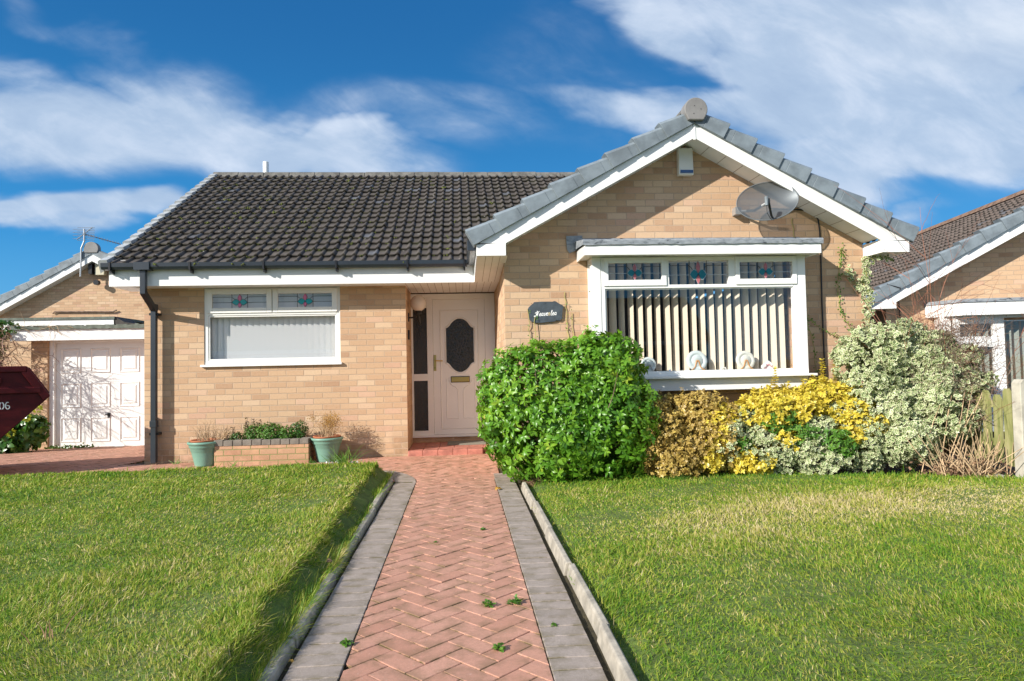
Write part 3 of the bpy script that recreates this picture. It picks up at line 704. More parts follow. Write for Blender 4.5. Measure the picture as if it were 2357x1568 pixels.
def blades(name, label, xr, yfar, zf, seed, side):
    g = np.random.default_rng(seed); P = []
    # density falls with distance (blades grow wider as it does)
    bands = [(1.9, 3.2, 17000), (3.2, 4.6, 11500), (4.6, 6.2, 8200), (6.2, 8.4, 6000)]
    for y0, y1, dens in bands:
        xa = max(xr[0], -y1 * .72 - 1.6) if side < 0 else xr[0]; xb = xr[1] if side < 0 else min(xr[1], y1 * .84 + 1.8)
        n = int((xb - xa) * (y1 - y0) * dens); x = g.uniform(xa, xb, n); y = g.uniform(y0, y1, n); ok = y < yfar(x)
        ok &= (x > -y * .72 - 1.5) & (x < y * .84 + 1.7) & ~(((x < -y * .72 - .25) | (x > y * .84 + .25)) & (g.random(n) < .45))
        if side < 0: ok &= ~((y > 7.2) & (np.hypot(np.maximum(x + 1.15, 0), np.maximum(y - 7.25, 0)) > .52) & (x > -1.15))
        P.append(np.column_stack([x[ok], y[ok]]))
    P = np.concatenate(P)
    if side < 0:
        bk = P[(P[:, 0] > -1.02)]; P = np.concatenate([P, bk + g.normal(size=bk.shape) * .01, bk + g.normal(size=bk.shape) * .012]); P[:, 0] = np.minimum(P[:, 0], -.795)
    n = len(P)
    # tufts: pull blades together a little
    cl = np.round(P / .045) * .045 + g.uniform(-.02, .02, (n, 2)) * 0; P = P * .72 + cl * .28 + g.normal(size=(n, 2)) * .003
    x, y = P[:, 0], P[:, 1]; z = zf(x, y) - .004
    nz = vn(x, y, 3.2, seed + 1) * .5 + vn(x, y, 9., seed + 2) * .5
    L = .029 * (1 + .75 * nz) * g.uniform(.5, 1.5, n) * (1 + .06 * (y < 4))
    if side < 0: ek = np.exp(-((-.80 - x) / .13) ** 2); far = np.exp(-((yfar(x) - y) / .12) ** 2)
    else: ek = np.exp(-((x - .62) / .10) ** 2) * .3; far = np.exp(-((yfar(x) - y) / .22) ** 2) * 1.0
    L *= 1 + 1.1 * ek + .55 * far
    long_ = g.random(n) < .012; L = np.where(long_, L * 2.0, L)
    az = g.uniform(0, 2 * np.pi, n) * .55 + vn(x, y, 2.2, seed + 4) * 2.6; lean = np.clip(g.normal(.85, .40, n), .05, 1.5)
    d = np.stack([np.cos(az) * np.sin(lean), np.sin(az) * np.sin(lean), np.cos(lean)], 1)
    d[:, 0] += ek * (.45 if side < 0 else -.2); d = unit(d)
    sd = unit(np.cross(d, np.array([0, 0, 1.]) + g.normal(size=(n, 3)) * .6))
    W = np.clip(.0014 * (y / 2.6) ** .95, .0012, .0042) * g.uniform(.7, 1.35, n)
    b = np.column_stack([x, y, z]); W = W[:, None]; Lc = L[:, None]
    m = b + d * Lc * .5; dr = np.zeros((n, 3)); dr[:, 2] = -1; t = b + unit(d * .9 + dr * .42 * np.sin(lean)[:, None]) * Lc * .52 + d * Lc * .42
    V = np.stack([b - sd * W, b + sd * W, m - sd * W * .85, m + sd * W * .85, t], 1).reshape(-1, 3)
    k = (np.arange(n) * 5)[:, None, None]; T = np.array([[0, 1, 3], [0, 3, 2], [2, 3, 4]])[None]; Fs = (k + T).reshape(-1, 3)
    if side > 0:
        dry = .15 * vn(x, y, 2.4, 55) + 1.05 * np.exp(-((x - 3.9) / 1.5) ** 2 - ((y - 5.3) / .55) ** 2) + .55 * np.exp(-((x - 1.9) / 1.0) ** 2 - ((y - 4.9) / .8) ** 2) + .12 + .12 * nz
        dry -= .35 * np.exp(-((y - yfar(x) + .05) / .30) ** 2)
    else: dry = .12 + .22 * vn(x, y, 1.8, 77) + .25 * np.exp(-((x + 1.05) / .3) ** 2) * (y < 7) - .12 * ek
    rn = np.clip(g.beta(2.0, 2.6, n), 0, 1)
    at = {'rnd': np.repeat(rn, 5), 'edge': np.tile([0, 0, .6, .6, 1.], n), 'dry': np.repeat(np.clip(dry, -.3, 1), 5)}
    o = finish(name, V, Fs, [M_GRASS], (0, 0, 0), None, False, at)
    tag(o, label, 'grass', kind='stuff'); return n
blades('grass', 'short sunlit lawn grass left of the brick path', (-7, -.76), left_far, zl, 11, -1)
blades('grass', 'patchy lawn grass with straw coloured areas right of the path', (.60, 9), right_far, zr, 12, 1)
tag(sheet('flower_bed', .50, 9.0, 5.9, 9.6, 30, 14, lambda x, y: -.034 + .010 * math.sin(x * 9) * math.sin(y * 7), M_SOIL), kind='structure')
# ------------------------------------------------------------------ roof builders
def tile_roof(mb_at, o, u, s, nu, rows, unit_w, gauge, keep=None, raise_=.032, roll=.026, jit=.003):
    """interlocking pantile-like courses. o eave corner, u along eave, s up the slope (unit vectors), nu tiles per row"""
    V, Fc, Rn, Ed = mb_at
    o = np.array(o); u = np.array(u); s = np.array(s); n = np.cross(u, s)
    if n[2] < 0: n = -n
    prof = [(0., .0), (.06, .002), (.50, .002), (.56, .20), (.65, .72), (.76, 1.), (.87, .72), (.955, .18), (.985, -.06), (1., -.1)]
    g = random
    for r in range(rows):
        for k in range(nu):
            if keep is not None and not keep(o + u * (k + .5) * unit_w + s * (r + .5) * gauge): continue
            a = g.gauss(0, jit); b = g.gauss(0, jit * .7); sh = g.gauss(0, .0025); rn = min(1, max(0, g.gauss(.45, .2))) if g.random() > .025 else .98
            i0 = len(V); m = len(prof)
            for (t, h) in prof:
                base = o + u * (k + t * 1.0) * unit_w
                hz = n * (h * roll)
                drop = g.gauss(0, .0022)
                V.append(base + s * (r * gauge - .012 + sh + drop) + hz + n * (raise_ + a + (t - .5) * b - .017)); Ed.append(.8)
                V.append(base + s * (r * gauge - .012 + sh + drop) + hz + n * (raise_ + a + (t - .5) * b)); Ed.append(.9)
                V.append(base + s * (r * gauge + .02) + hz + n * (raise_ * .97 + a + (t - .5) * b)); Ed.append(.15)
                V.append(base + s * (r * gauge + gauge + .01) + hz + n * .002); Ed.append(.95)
            Rn += [rn] * (4 * m)
            for q in range(m - 1):
                for lv in range(3):
                    j = i0 + q * 4 + lv; Fc.append((j, j + 4, j + 5, j + 1))
def roof_obj(name, data, m, parent):
    V, Fc, Rn, Ed = data
    o = finish(name, np.array(V), np.array(Fc), [m], tuple(root_of(parent).get('_b', (0, 0, 0))), parent, False, {'rnd': Rn, 'edge': Ed}); return o
def verge_units(mb, apex, side, pitch, length, y0, y1, unit_len, h=.19, thk=.0):
    """dry-verge units marching down a rake, as seen from the gable front. apex=(x,z) of the underside line"""
    c, s_ = math.cos(pitch), math.sin(pitch); d = Vector((side * c, -s_)); nrm = Vector((side * s_, c))
    n = int(round(length / unit_len)); ul = length / n
    for i in range(n):
        t0 = ul * i; p = Vector(apex)
        def quad(a, b, h0, h1, w0, w1, f0, f1):
            # front plate of varying height from a (upper) to b (lower)
            pts = []
            for t, hh, w, f in ((a, h0, w0, f0), (b, h1, w1, f1)):
                q = p + d * t
                lo = q - nrm * .004; hi = q + nrm * hh; mid = q + nrm * (hh - .028)
                pts += [(lo.x, y0 - f, lo.y), (mid.x, y0 - f, mid.y), (hi.x, y0 - f + .028, hi.y), (hi.x, y1, hi.y), (lo.x, y1, lo.y)]
            mb.add(pts, [(0, 1, 6, 5), (1, 2, 7, 6), (2, 3, 8, 7), (3, 4, 9, 8), (4, 0, 5, 9), (0, 4, 3, 2, 1), (5, 6, 7, 8, 9)])
        quad(t0 + .0, t0 + ul * .30, h - .030, h - .012, 0, 0, .006, .010)      # the neck under the unit above
        quad(t0 + ul * .30, t0 + ul * 1.0 + .012, h - .016, h + .020, 0, 0, .015, .026)
    return mb
def gutter_mb(x0, x1, yf, z, w=.10, h=.075):
    mb = MB(); pr = [(yf + w, z), (yf + .004, z), (yf, z - .01), (yf + .006, z - h * .55), (yf + .03, z - h), (yf + w, z - h), (yf + w, z - h + .006), (yf + .034, z - h + .006), (yf + .012, z - h * .5), (yf + .01, z - .008), (yf + w, z - .008)]
    return mb.prism([(yf, z), (yf + .003, z - h * .62), (yf + .022, z - h), (yf + w, z - h), (yf + w, z - h * .2), (yf + .012, z - h * .2), (yf + .010, z)], x0, x1, 'x')

# ------------------------------------------------------------------ the bungalow
HB = thing('bungalow', 'buff brick bungalow with projecting right gable, dark tiled roof and box bay window', 'house', (.35, 9.03, 0))
WZ = .02; SOF = 2.275; WY = 9.03; GX0, GX1, GY = .50, 4.735, 7.66
PIT = math.radians(28.6); GAX = 2.62
def house_walls():
    w = wall_holes(MB(), -4.03, -.715, -.15, SOF + .01, WY, WY + .22, [(-3.29, -1.565, 1.285, SOF + .01)])
    w.box(-.935, -.715, WY + .22, 9.95, -.15, SOF + .01)                                   # porch return
    w.box(-4.03, -3.81, WY + .22, 16.0, -.4, 2.5)                                    # left flank
    obj('wall', w, M_BRICK, HB)
    f = MB(); wall_holes(f, -.715, GX0, -.05, .19, 9.95, 10.1)                       # soldier bricks under the threshold
    obj('threshold_wall', f, M_BRICK, HB)
    b = MB(); b.box(-3.81, GX1, 15.8, 16.0, -.1, 2.5); b.box(GX1 - .22, GX1, 7.88, 15.8, -.1, 2.38); b.box(GX0, GX0 + .22, 7.88, 9.95, -.1, 2.45)
    obj('wall', b, M_BRICK, HB)
    g = MB(); wall_holes(g, GX0, GX1, -.15, 2.42, GY, GY + .22, [(1.55, 3.80, .93, 2.42)])
    g.prism([(GX0, 2.42), (GX1, 2.42), (GX1, 2.57), (GAX, 3.73), (GX0, 2.57)], GY, GY + .22, 'y')
    obj('gable_wall', g, M_BRICK, HB)
    i = MB(); i.box(-3.80, -.94, 11.2, 11.25, 0, 2.27); i.box(.73, GX1 - .23, 11.2, 11.25, 0, 2.27); i.box(-3.8, -.94, 9.26, 11.2, 0, .03); i.box(.73, GX1 - .23, 7.9, 11.2, 0, .03)
    i.box(-3.8, -.94, 9.27, 11.2, 2.29, 2.31); i.box(.73, 4.5, 7.9, 11.2, 2.41, 2.43); i.box(-.96, -.945, 9.3, 11.2, .03, 2.2); i.box(.72, .735, 9.96, 11.2, .03, 2.2)
    obj('interior_wall', i, M_INT, HB)
    # dark room furniture is not visible; a door panel behind the front door stops light leaks
    obj('interior_wall', MB().box(-.93, .72, 10.25, 10.28, 0, 2.3), M_INT, HB)
house_walls()
def house_roof():
    data = ([], [], [], [])
    p = math.atan2(4.70 - 2.545, 12.45 - 8.66); s = (0, math.cos(p), math.sin(p)); L = (12.45 - 8.60) / math.cos(p); rows = 19
    # below the projecting gable the courses are not built
    def keep(q): return not (q[0] > .16 and q[2] < 2.66 + math.tan(PIT) * (q[0] - .13) - .12)
    tile_roof(data, (-4.30, 8.60, 2.515), (1, 0, 0), s, 66, rows, .1362, L / rows, keep)
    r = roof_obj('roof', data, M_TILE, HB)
    # back slope and felt under the tiles
    bk = MB(); bk.add([(-4.30, 8.70, 2.55), (4.95, 8.70, 2.55), (4.95, 12.45, 4.655), (-4.30, 12.45, 4.655)], [(0, 1, 2, 3)])
    bk.add([(-4.3, 12.45, 4.69), (4.95, 12.45, 4.69), (4.95, 16.35, 2.5), (-4.3, 16.35, 2.5)], [(0, 1, 2, 3)])
    bk.prism([(8.9, 2.5), (16.0, 2.5), (12.45, 4.62)], -4.03, -3.9, 'x'); bk.prism([(8.9, 2.5), (16.0, 2.5), (12.45, 4.62)], 4.55, 4.7, 'x')
    obj('roof_underlay', bk, M_DARK, HB)
    # ridge tiles
    for i in range(21):
        x = -4.34 + i * .445
        if x > 4.6: break
        mb = MB(); prof = [(-.115, -.075), (-.075, .0), (-.03, .028), (.03, .028), (.075, .0), (.115, -.075)]
        e = random.gauss(0, .003)
        for a, b, k in ((x, x + .43, 1.), (x + .43, x + .447, .86)):
            n = len(prof); vs = [(a, 12.45 + p[0] * k, 4.735 + p[1] * k + e) for p in prof] + [(b, 12.45 + p[0] * k, 4.735 + p[1] * k + e) for p in prof]
            mb.add(vs, [(j, j + 1, j + n + 1, j + n) for j in range(n - 1)] + [tuple(range(n)), tuple(range(n, 2 * n))[::-1]])
        obj('ridge_tile', mb, M_RIDGE, r)
    # grey dry verge units up the left rake
    lv = MB(); u = Vector((0, math.cos(p), math.sin(p))); nn = Vector((0, -math.sin(p), math.cos(p)))
    for k in range(rows):
        a = Vector((-4.36, 8.60, 2.515)) + u * (k * L / rows); b = a + u * (L / rows * .62); c = a + u * (L / rows)
        for q0, q1, h0, h1, w in ((a, b, .075, .058, .10), (b, c, .050, .042, .085)):
            pts = []
            for q, h in ((q0, h0), (q1, h1)):
                for dx, hh in ((-.012, -.10), (-.012, h - .02), (.012, h), (w, h), (w, -.02)): pts.append(q + nn * hh + Vector((dx, 0, 0)))
            lv.add(pts, [(0, 1, 6, 5), (1, 2, 7, 6), (2, 3, 8, 7), (3, 4, 9, 8), (0, 4, 3, 2, 1), (5, 6, 7, 8, 9)])
    obj('verge', lv, M_VERGEL, HB)
    # moss and droppings on the courses
    mo = MB(); g = random.Random(3)
    for i in range(330):
        k = g.random(); t = g.random()
        x = -4.1 + g.random() * 4.0 if g.random() < .75 else -4.1 + g.random() * 8; row = int(g.random() ** 1.1 * rows)
        if x > .2 and row < 8: continue
        q = Vector((x, 8.60, 2.515)) + u * (row * L / rows - .008) + nn * .012; r_ = .006 + g.random() ** 2 * .018
        vs = [q + Vector((g.gauss(0, r_), 0, 0)) + u * g.gauss(0, r_ * .7) + nn * g.uniform(-.2, 1.0) * r_ for _ in range(7)]
        bmv = len(mo.v); m_ = M_MOSS
        for a in range(7):
            c = vs[a]; s2 = r_ * g.uniform(.5, .9)
            mo.add([c + Vector((s2, 0, 0)), c + u * s2, c - Vector((s2, 0, 0)), c - u * s2, c + nn * s2, c - nn * s2], [(0, 1, 4), (1, 2, 4), (2, 3, 4), (3, 0, 4), (1, 0, 5), (2, 1, 5), (3, 2, 5), (0, 3, 5)])
    ms = obj('moss', mo, M_MOSS, HB); tag(ms, kind='stuff')
    # gable wing roof: two tiled slopes, ridge running back
    gd = ([], [], [], []); tp = math.tan(PIT); cz, sz = math.cos(PIT), math.sin(PIT)
    Lg = 2.50 / cz
    tile_roof(gd, (GAX - 2.50, 7.42, 2.635), (0, 1, 0), (cz, 0, sz), 34, 9, .1362, Lg / 9)
    tile_roof(gd, (GAX + 2.50, 12.2, 2.635), (0, -1, 0), (-cz, 0, sz), 35, 9, .1362, Lg / 9)
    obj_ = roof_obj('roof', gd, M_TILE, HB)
    mb = MB()
    for i in range(11):
        y = 7.36 + i * .445; prof = [(-.13, -.06), (-.085, .02), (-.03, .05), (.03, .05), (.085, .02), (.13, -.06)]; n = 6
        vs = [(GAX + p[0], y, 4.03 + p[1]) for p in prof] + [(GAX + p[0], y + .435, 4.03 + p[1]) for p in prof]
        mb = MB().add(vs, [(j, j + 1, j + n + 1, j + n) for j in range(n - 1)] + [tuple(range(n)), tuple(range(n, 2 * n))[::-1]])
        obj('ridge_tile', mb, M_RIDGE, obj_)
    ug = MB(); ug.add([(GAX - 2.45, 7.5, 2.66), (GAX - 2.45, 12.2, 2.66), (GAX, 12.2, 2.66 + 2.45 * tp), (GAX, 7.5, 2.66 + 2.45 * tp), (GAX + 2.45, 12.2, 2.66), (GAX + 2.45, 7.5, 2.66)], [(0, 1, 2, 3), (3, 2, 4, 5)])
    obj('roof_underlay', ug, M_DARK, HB)
    # the gable's verge units, bargeboards and round ridge end
    un = (GAX, 3.835 + .003)
    v1 = MB(); verge_units(v1, un, -1, PIT, 2.40 / cz + .06, 7.275, 7.44, .335, h=.172); obj('verge', v1, M_GREY, HB, bevel=.004)
    v2 = MB(); verge_units(v2, un, 1, PIT, 2.40 / cz + .06, 7.275, 7.44, .335, h=.172); obj('verge', v2, M_GREY, HB, bevel=.004)
    for y0, y1 in ((7.22, 7.36),):
        d = MB(); cx, cz_ = GAX + .003, 3.972; pts = [(cx + .13 * math.cos(a), cz_ + .13 * math.sin(a)) for a in np.linspace(-.55, math.pi + .55, 26)]
        pts += [(cx - .085, cz_ - .118), (cx + .085, cz_ - .118)]
        d.prism(pts, y0, y1, 'y'); dk = obj('ridge_end', d, M_DISC, HB, bevel=.01)
        for a, b in ((.052, -.0), (-.02, .035), (-.03, -.05)): obj('screw', MB().lathe([(.0, 0), (.0045, 0), (.0045, .004), (0, .004)], (cx + a, y0, cz_ + b), 8, axis='y'), M_DARK, dk)
    bb = 3.674; tb = 3.835
    def barge(side):
        x = lambda t: GAX + side * t
        m = MB().prism([(x(.006), bb), (x(2.118), bb - 2.118 * tp), (x(2.40), bb - 2.118 * tp + .0), (x(2.40), tb - 2.40 * tp), (x(.006), tb)], 7.30, 7.325, 'y')
        obj('bargeboard', m, M_UPVC, HB, bevel=.002)
        # box end
        zb = 2.383; e = MB().prism([(x(2.12), zb), (x(2.435), zb), (x(2.435), 2.505), (x(2.118), bb - 2.118 * tp)] if True else [], 7.288, 7.312, 'y')
        e.box(min(x(2.116), x(2.128)), max(x(2.116), x(2.128)), 7.312, GY, zb, 2.53)
        obj('box_end', e, M_UPVC, HB, bevel=.002)
        sf = MB().add([(x(.0), 7.325, bb + .03), (x(2.118), 7.325, bb + .03 - 2.118 * tp), (x(2.118), GY + .01, bb + .03 - 2.118 * tp), (x(.0), GY + .01, bb + .03)], [(0, 1, 2, 3)])
        for k in range(1, 11):
            t = 2.1 * k / 11; sf.add([(x(t), 7.326, bb + .0285 - t * tp), (x(t + .006), 7.326, bb + .0285 - (t + .006) * tp), (x(t + .006), GY, bb + .0285 - (t + .006) * tp), (x(t), GY, bb + .0285 - t * tp)], [(0, 1, 2, 3)], M_GROOVE)
        sf.mats = [M_SOFFIT, M_GROOVE] if False else sf.mats
        s = MB(); s.add([(x(.0), 7.325, bb + .03), (x(2.118), 7.325, bb + .03 - 2.118 * tp), (x(2.118), GY + .01, bb + .03 - 2.118 * tp), (x(.0), GY + .01, bb + .03)], [(0, 1, 2, 3)], M_SOFFIT)
        for k in range(1, 11):
            t = 2.1 * k / 11; s.add([(x(t), 7.33, bb + .0285 - t * tp), (x(t + .006), 7.33, bb + .0285 - (t + .006) * tp), (x(t + .006), GY, bb + .0285 - (t + .006) * tp), (x(t), GY, bb + .0285 - t * tp)], [(0, 1, 2, 3)], M_GROOVE)
        obj('soffit', s, None, HB)
    barge(-1); barge(1)
    obj('barge_joint', MB().box(GAX - .012, GAX + .012, 7.292, 7.33, 3.655, 3.85), M_UPVC, HB)
    # side fascias and soffits of the wing, up to the main eaves
    x0 = GAX - 2.435; s = MB(); s.prism([(7.313, 2.383), (8.68, 2.275), (8.68, 2.50), (7.313, 2.53)], x0, x0 + .018, 'x'); obj('fascia', s, M_UPVC, HB)
    s = MB(); s.add([(x0 + .018, 7.313, 2.385), (GX0 + .02, 7.313, 2.385), (GX0 + .02, 8.68, 2.278), (x0 + .018, 8.68, 2.278)], [(0, 1, 2, 3)], M_SOFFIT)
    n = 3
    for k in range(1, 4):
        xx = x0 + .018 + (GX0 - x0) * k / 4; s.add([(xx, 7.32, 2.3835), (xx + .005, 7.32, 2.3835), (xx + .005, 8.68, 2.2765), (xx, 8.68, 2.2765)], [(0, 1, 2, 3)], M_GROOVE)
    obj('soffit', s, None, HB)
    x1 = GAX + 2.435; s = MB(); s.box(x1 - .018, x1, 7.313, 16.2, 2.383, 2.54); s.box(GX1, x1 - .018, 7.313, 16.2, 2.383, 2.40); obj('fascia', s, M_UPVC, HB)
    # main eaves
    obj('fascia', MB().box(-4.29, x0 + .0, 8.68, 8.70, 2.272, 2.50), M_UPVC, HB)
    obj('box_end', MB().box(-4.298, -4.04, 8.705, 9.28, 2.275, 2.60), M_UPVC, HB)
    s = MB(); s.box(-4.03, -.715, 8.70, WY, 2.280, 2.292, M_SOFFIT); s.box(-.715, GX0, 8.70, 9.95, 2.280, 2.292, M_SOFFIT)
    for k in range(13):
        xx = -.70 + k * .092
        if xx < GX0 - .01: s.box(xx, xx + .005, 8.70, 9.95, 2.2785, 2.2805, M_GROOVE)
    obj('soffit', s, None, HB)
house_roof_deps = None
M_RIDGE = mat('ridge_concrete', (.14, .135, .12), .9, bump=(50, .5), var=.35, var_scale=9)
M_VERGEL = mat('pale_grey_verge', (.42, .44, .45), .5, var=.15, var_scale=8)
M_GROOVE = mat('soffit_groove', (.33, .30, .27), .8)
house_roof()
def house_gutter():
    gt = obj('gutter', gutter_mb(-4.335, .095, 8.565, 2.545, .112, .078), M_GUTTER, HB)
    for x in (-4.24, -3.30, -2.42, -1.54, -.66, .05):
        b = MB().box(x, x + .022, 8.556, 8.677, 2.452, 2.55); b.box(x, x + .022, 8.60, 8.677, 2.42, 2.453); obj('bracket', b, M_DARK, gt)
    obj('union', MB().box(-3.945, -3.76, 8.552, 8.677, 2.455, 2.552), M_GUTTER, gt, bevel=.004)
    # wing gutter seen end-on
    g2 = MB(); g2.prism([(.09, 2.575), (.098, 2.50), (.12, 2.47), (.182, 2.47), (.182, 2.575)], 7.46, 8.56, 'y'); g2.box(.085, .182, 7.44, 7.455, 2.465, 2.58)
    obj('gutter', g2, M_GUTTER, HB, bevel=.003)
    # square downpipe with its swan neck
    dp = MB(); s_ = .032
    def sq(p, q):
        p = Vector(p); q = Vector(q); d = (q - p).normalized(); a = Vector((1, 0, 0)); b = d.cross(a).normalized()
        dp.add([p + a * i * s_ + b * j * s_ for i, j in ((-1, -1), (1, -1), (1, 1), (-1, 1))] + [q + a * i * s_ + b * j * s_ for i, j in ((-1, -1), (1, -1), (1, 1), (-1, 1))], [(0, 3, 2, 1), (4, 5, 6, 7), (0, 1, 5, 4), (1, 2, 6, 5), (2, 3, 7, 6), (3, 0, 4, 7)])
    sq((-3.855, 8.62, 2.46), (-3.855, 8.62, 2.17)); sq((-3.855, 8.605, 2.195), (-3.865, 8.955, 1.985)); sq((-3.867, 8.935, 2.0), (-3.872, 8.935, .075))
    d = obj('downpipe', dp, M_GUTTER, HB, bevel=.004)
    for z in (1.93, .42): obj('clip', MB().box(-3.925, -3.815, 8.925, 9.029, z, z + .03), M_DARK, d)
    for z in (1.99, .52): obj('socket', MB().box(-3.911, -3.833, 8.896, 8.974, z, z + .08), M_GUTTER, d, bevel=.003)
house_gutter()

# ------------------------------------------------------------------ windows
def lens_pts(cx, cz, rx, rz, n=10):
    """leaf-shaped petal outline"""
    out = []
    for i in range(n + 1):
        t = -1 + 2 * i / n; out.append((t, 1 - abs(t) ** 1.6))
    o2 = [(t, -w) for t, w in out[::-1][1:-1]]
    return [(cx + t * rx, cz + w * rz) for t, w in out + o2], None
def stained(parent, x0, x1, z0, z1, y, bright, names=('pane', 'leading')):
    """leaded light: pane, lead lines and the four-petal flower as coloured glass"""
    obj('pane', MB().box(x0, x1, y, y + .006, z0, z1), M_GLASS, parent)
    W = x1 - x0; Hh = z1 - z0; cx = (x0 + x1) / 2 + .0; cz = z0 + Hh * .42
    k = .11 * Hh / .19; L = MB(); yy0, yy1 = y - .004, y - .0005; t = .0032
    cm = M_CAME
    cm2 = M_CAMEL if not bright else M_CAME
    def ln(a, b, m, w=t):
        a = Vector(a); b = Vector(b); d = (b - a); 
        if d.length < 1e-6: return
        nrm = Vector((-d.y, d.x)).normalized() * w
        L.prism([tuple(a - nrm), tuple(b - nrm), tuple(b + nrm), tuple(a + nrm)], yy0, yy1, 'y', m)
    xl, xr = cx - W * .145, cx + W * .145
    ln((xl, z0), (xl, z1), cm); ln((xr, z0), (xr, z1), cm)
    for s_ in (-1, 1):
        xe = x0 if s_ < 0 else x1; xm = xl if s_ < 0 else xr
        ln((xe, cz - Hh * .02), (xm, cz - Hh * .02), cm2 if not bright else cm); ln((xm, cz - Hh * .02), (cx + s_ * W * .10, cz - Hh * .02), cm2)
        zt = z0 + Hh * .80; ln((xe, zt), (xm + s_ * .02, zt), cm)
        prev = (xm + s_ * .02, zt)
        for q in range(1, 7):
            a = q / 6; p = (xm + s_ * .02 - s_ * a * (W * .10), zt - Hh * .27 * a * a); ln(prev, p, cm); prev = p
    def petal(cx_, cz_, rx, rz, m, rot):
        hw = [(-1 + 2 * i / 12, (1 - abs(-1 + 2 * i / 12) ** 1.7)) for i in range(13)]
        pts = [(w * rx, t * rz) for t, w in hw] + [(-w * rx, t * rz) for t, w in hw[::-1][1:-1]]
        if rot: pts = [(cx_ + b, cz_ + a) for a, b in pts]
        else: pts = [(cx_ + a, cz_ + b) for a, b in pts]
        big = [(cx_ + (p[0] - cx_) * 1.16 + math.copysign(.001, p[0] - cx_), cz_ + (p[1] - cz_) * 1.16) for p in pts]
        P = L; P.prism(big, y - .0035, y - .001, 'y', cm2); P.prism(pts, y - .007, y - .0036, 'y', m)
    tl, rs = (M_TEALB, M_ROSEB) if bright else (M_TEAL, M_ROSE)
    rx = W * .068; 
    petal(cx - rx * .95, cz, Hh * .20, rx * 1.05, tl, True); petal(cx + rx * .95, cz, Hh * .20, rx * 1.05, tl, True)
    petal(cx, cz + Hh * .30, W * .034, Hh * .25, rs, False); petal(cx, cz - Hh * .18, W * .030, Hh * .22, rs, False)
    obj('leading', L, None, parent)
def left_window():
    w = obj('window', frame_mb(-3.29, -1.565, 1.292, 2.279, .050, WY + .012, WY + .075), M_FRAME, HB, bevel=.004)
    obj('transom', MB().box(-3.24, -1.615, WY + .010, WY + .073, 1.922, 1.962), M_FRAME, w, bevel=.003)
    obj('mullion', MB().box(-2.445, -2.415, WY + .016, WY + .07, 1.962, 2.229), M_FRAME, w)
    obj('pane', MB().box(-3.225, -1.63, WY + .035, WY + .041, 1.34, 1.922), M_GLASS, w)
    obj('glazing_bead', frame_mb(-3.24, -1.615, 1.342, 1.922, .020, WY + .020, WY + .034), M_FRAME, w, bevel=.003)
    obj('sill', MB().box(-3.325, -1.545, WY - .045, WY + .05, 1.262, 1.2915), M_UPVC, w, bevel=.004)
    for x0, x1 in ((-3.252, -2.436), (-2.424, -1.603)):
        cz = obj('casement', frame_mb(x0, x1, 1.952, 2.262, .066, WY - .006, WY + .032), M_FRAME, w, bevel=.004)
        # pane and leading hang on the window (three levels only)
        stained(w, x0 + .066, x1 - .066, 2.018, 2.196, WY + .015, True)
    obj('lining', MB().box(-3.29, -1.565, WY + .075, WY + .22, 1.27, 1.29), M_UPVC, w)
    # white vertical blind hanging inside
    b = thing('vertical_blind', 'closed white vertical blind behind the left window', 'blind', (-2.43, 9.17, 1.29))
    sl = MB(); n = 23
    for i in range(n):
        x = -3.31 + i * .0765; t = .10
        sl.add([(x, 9.160, 1.30), (x + .088, 9.190, 1.30), (x + .088, 9.190, 2.25), (x, 9.160, 2.25)], [(0, 1, 2, 3)])
        sl.add([(x, 9.161, 1.30), (x + .088, 9.191, 1.30), (x + .088, 9.191, 2.25), (x, 9.161, 2.25)], [(3, 2, 1, 0)])
    obj('slats', sl, M_BLINDW, b); obj('rail', MB().box(-3.33, -1.53, 9.15, 9.20, 2.25, 2.275), M_UPVC, b)
left_window()

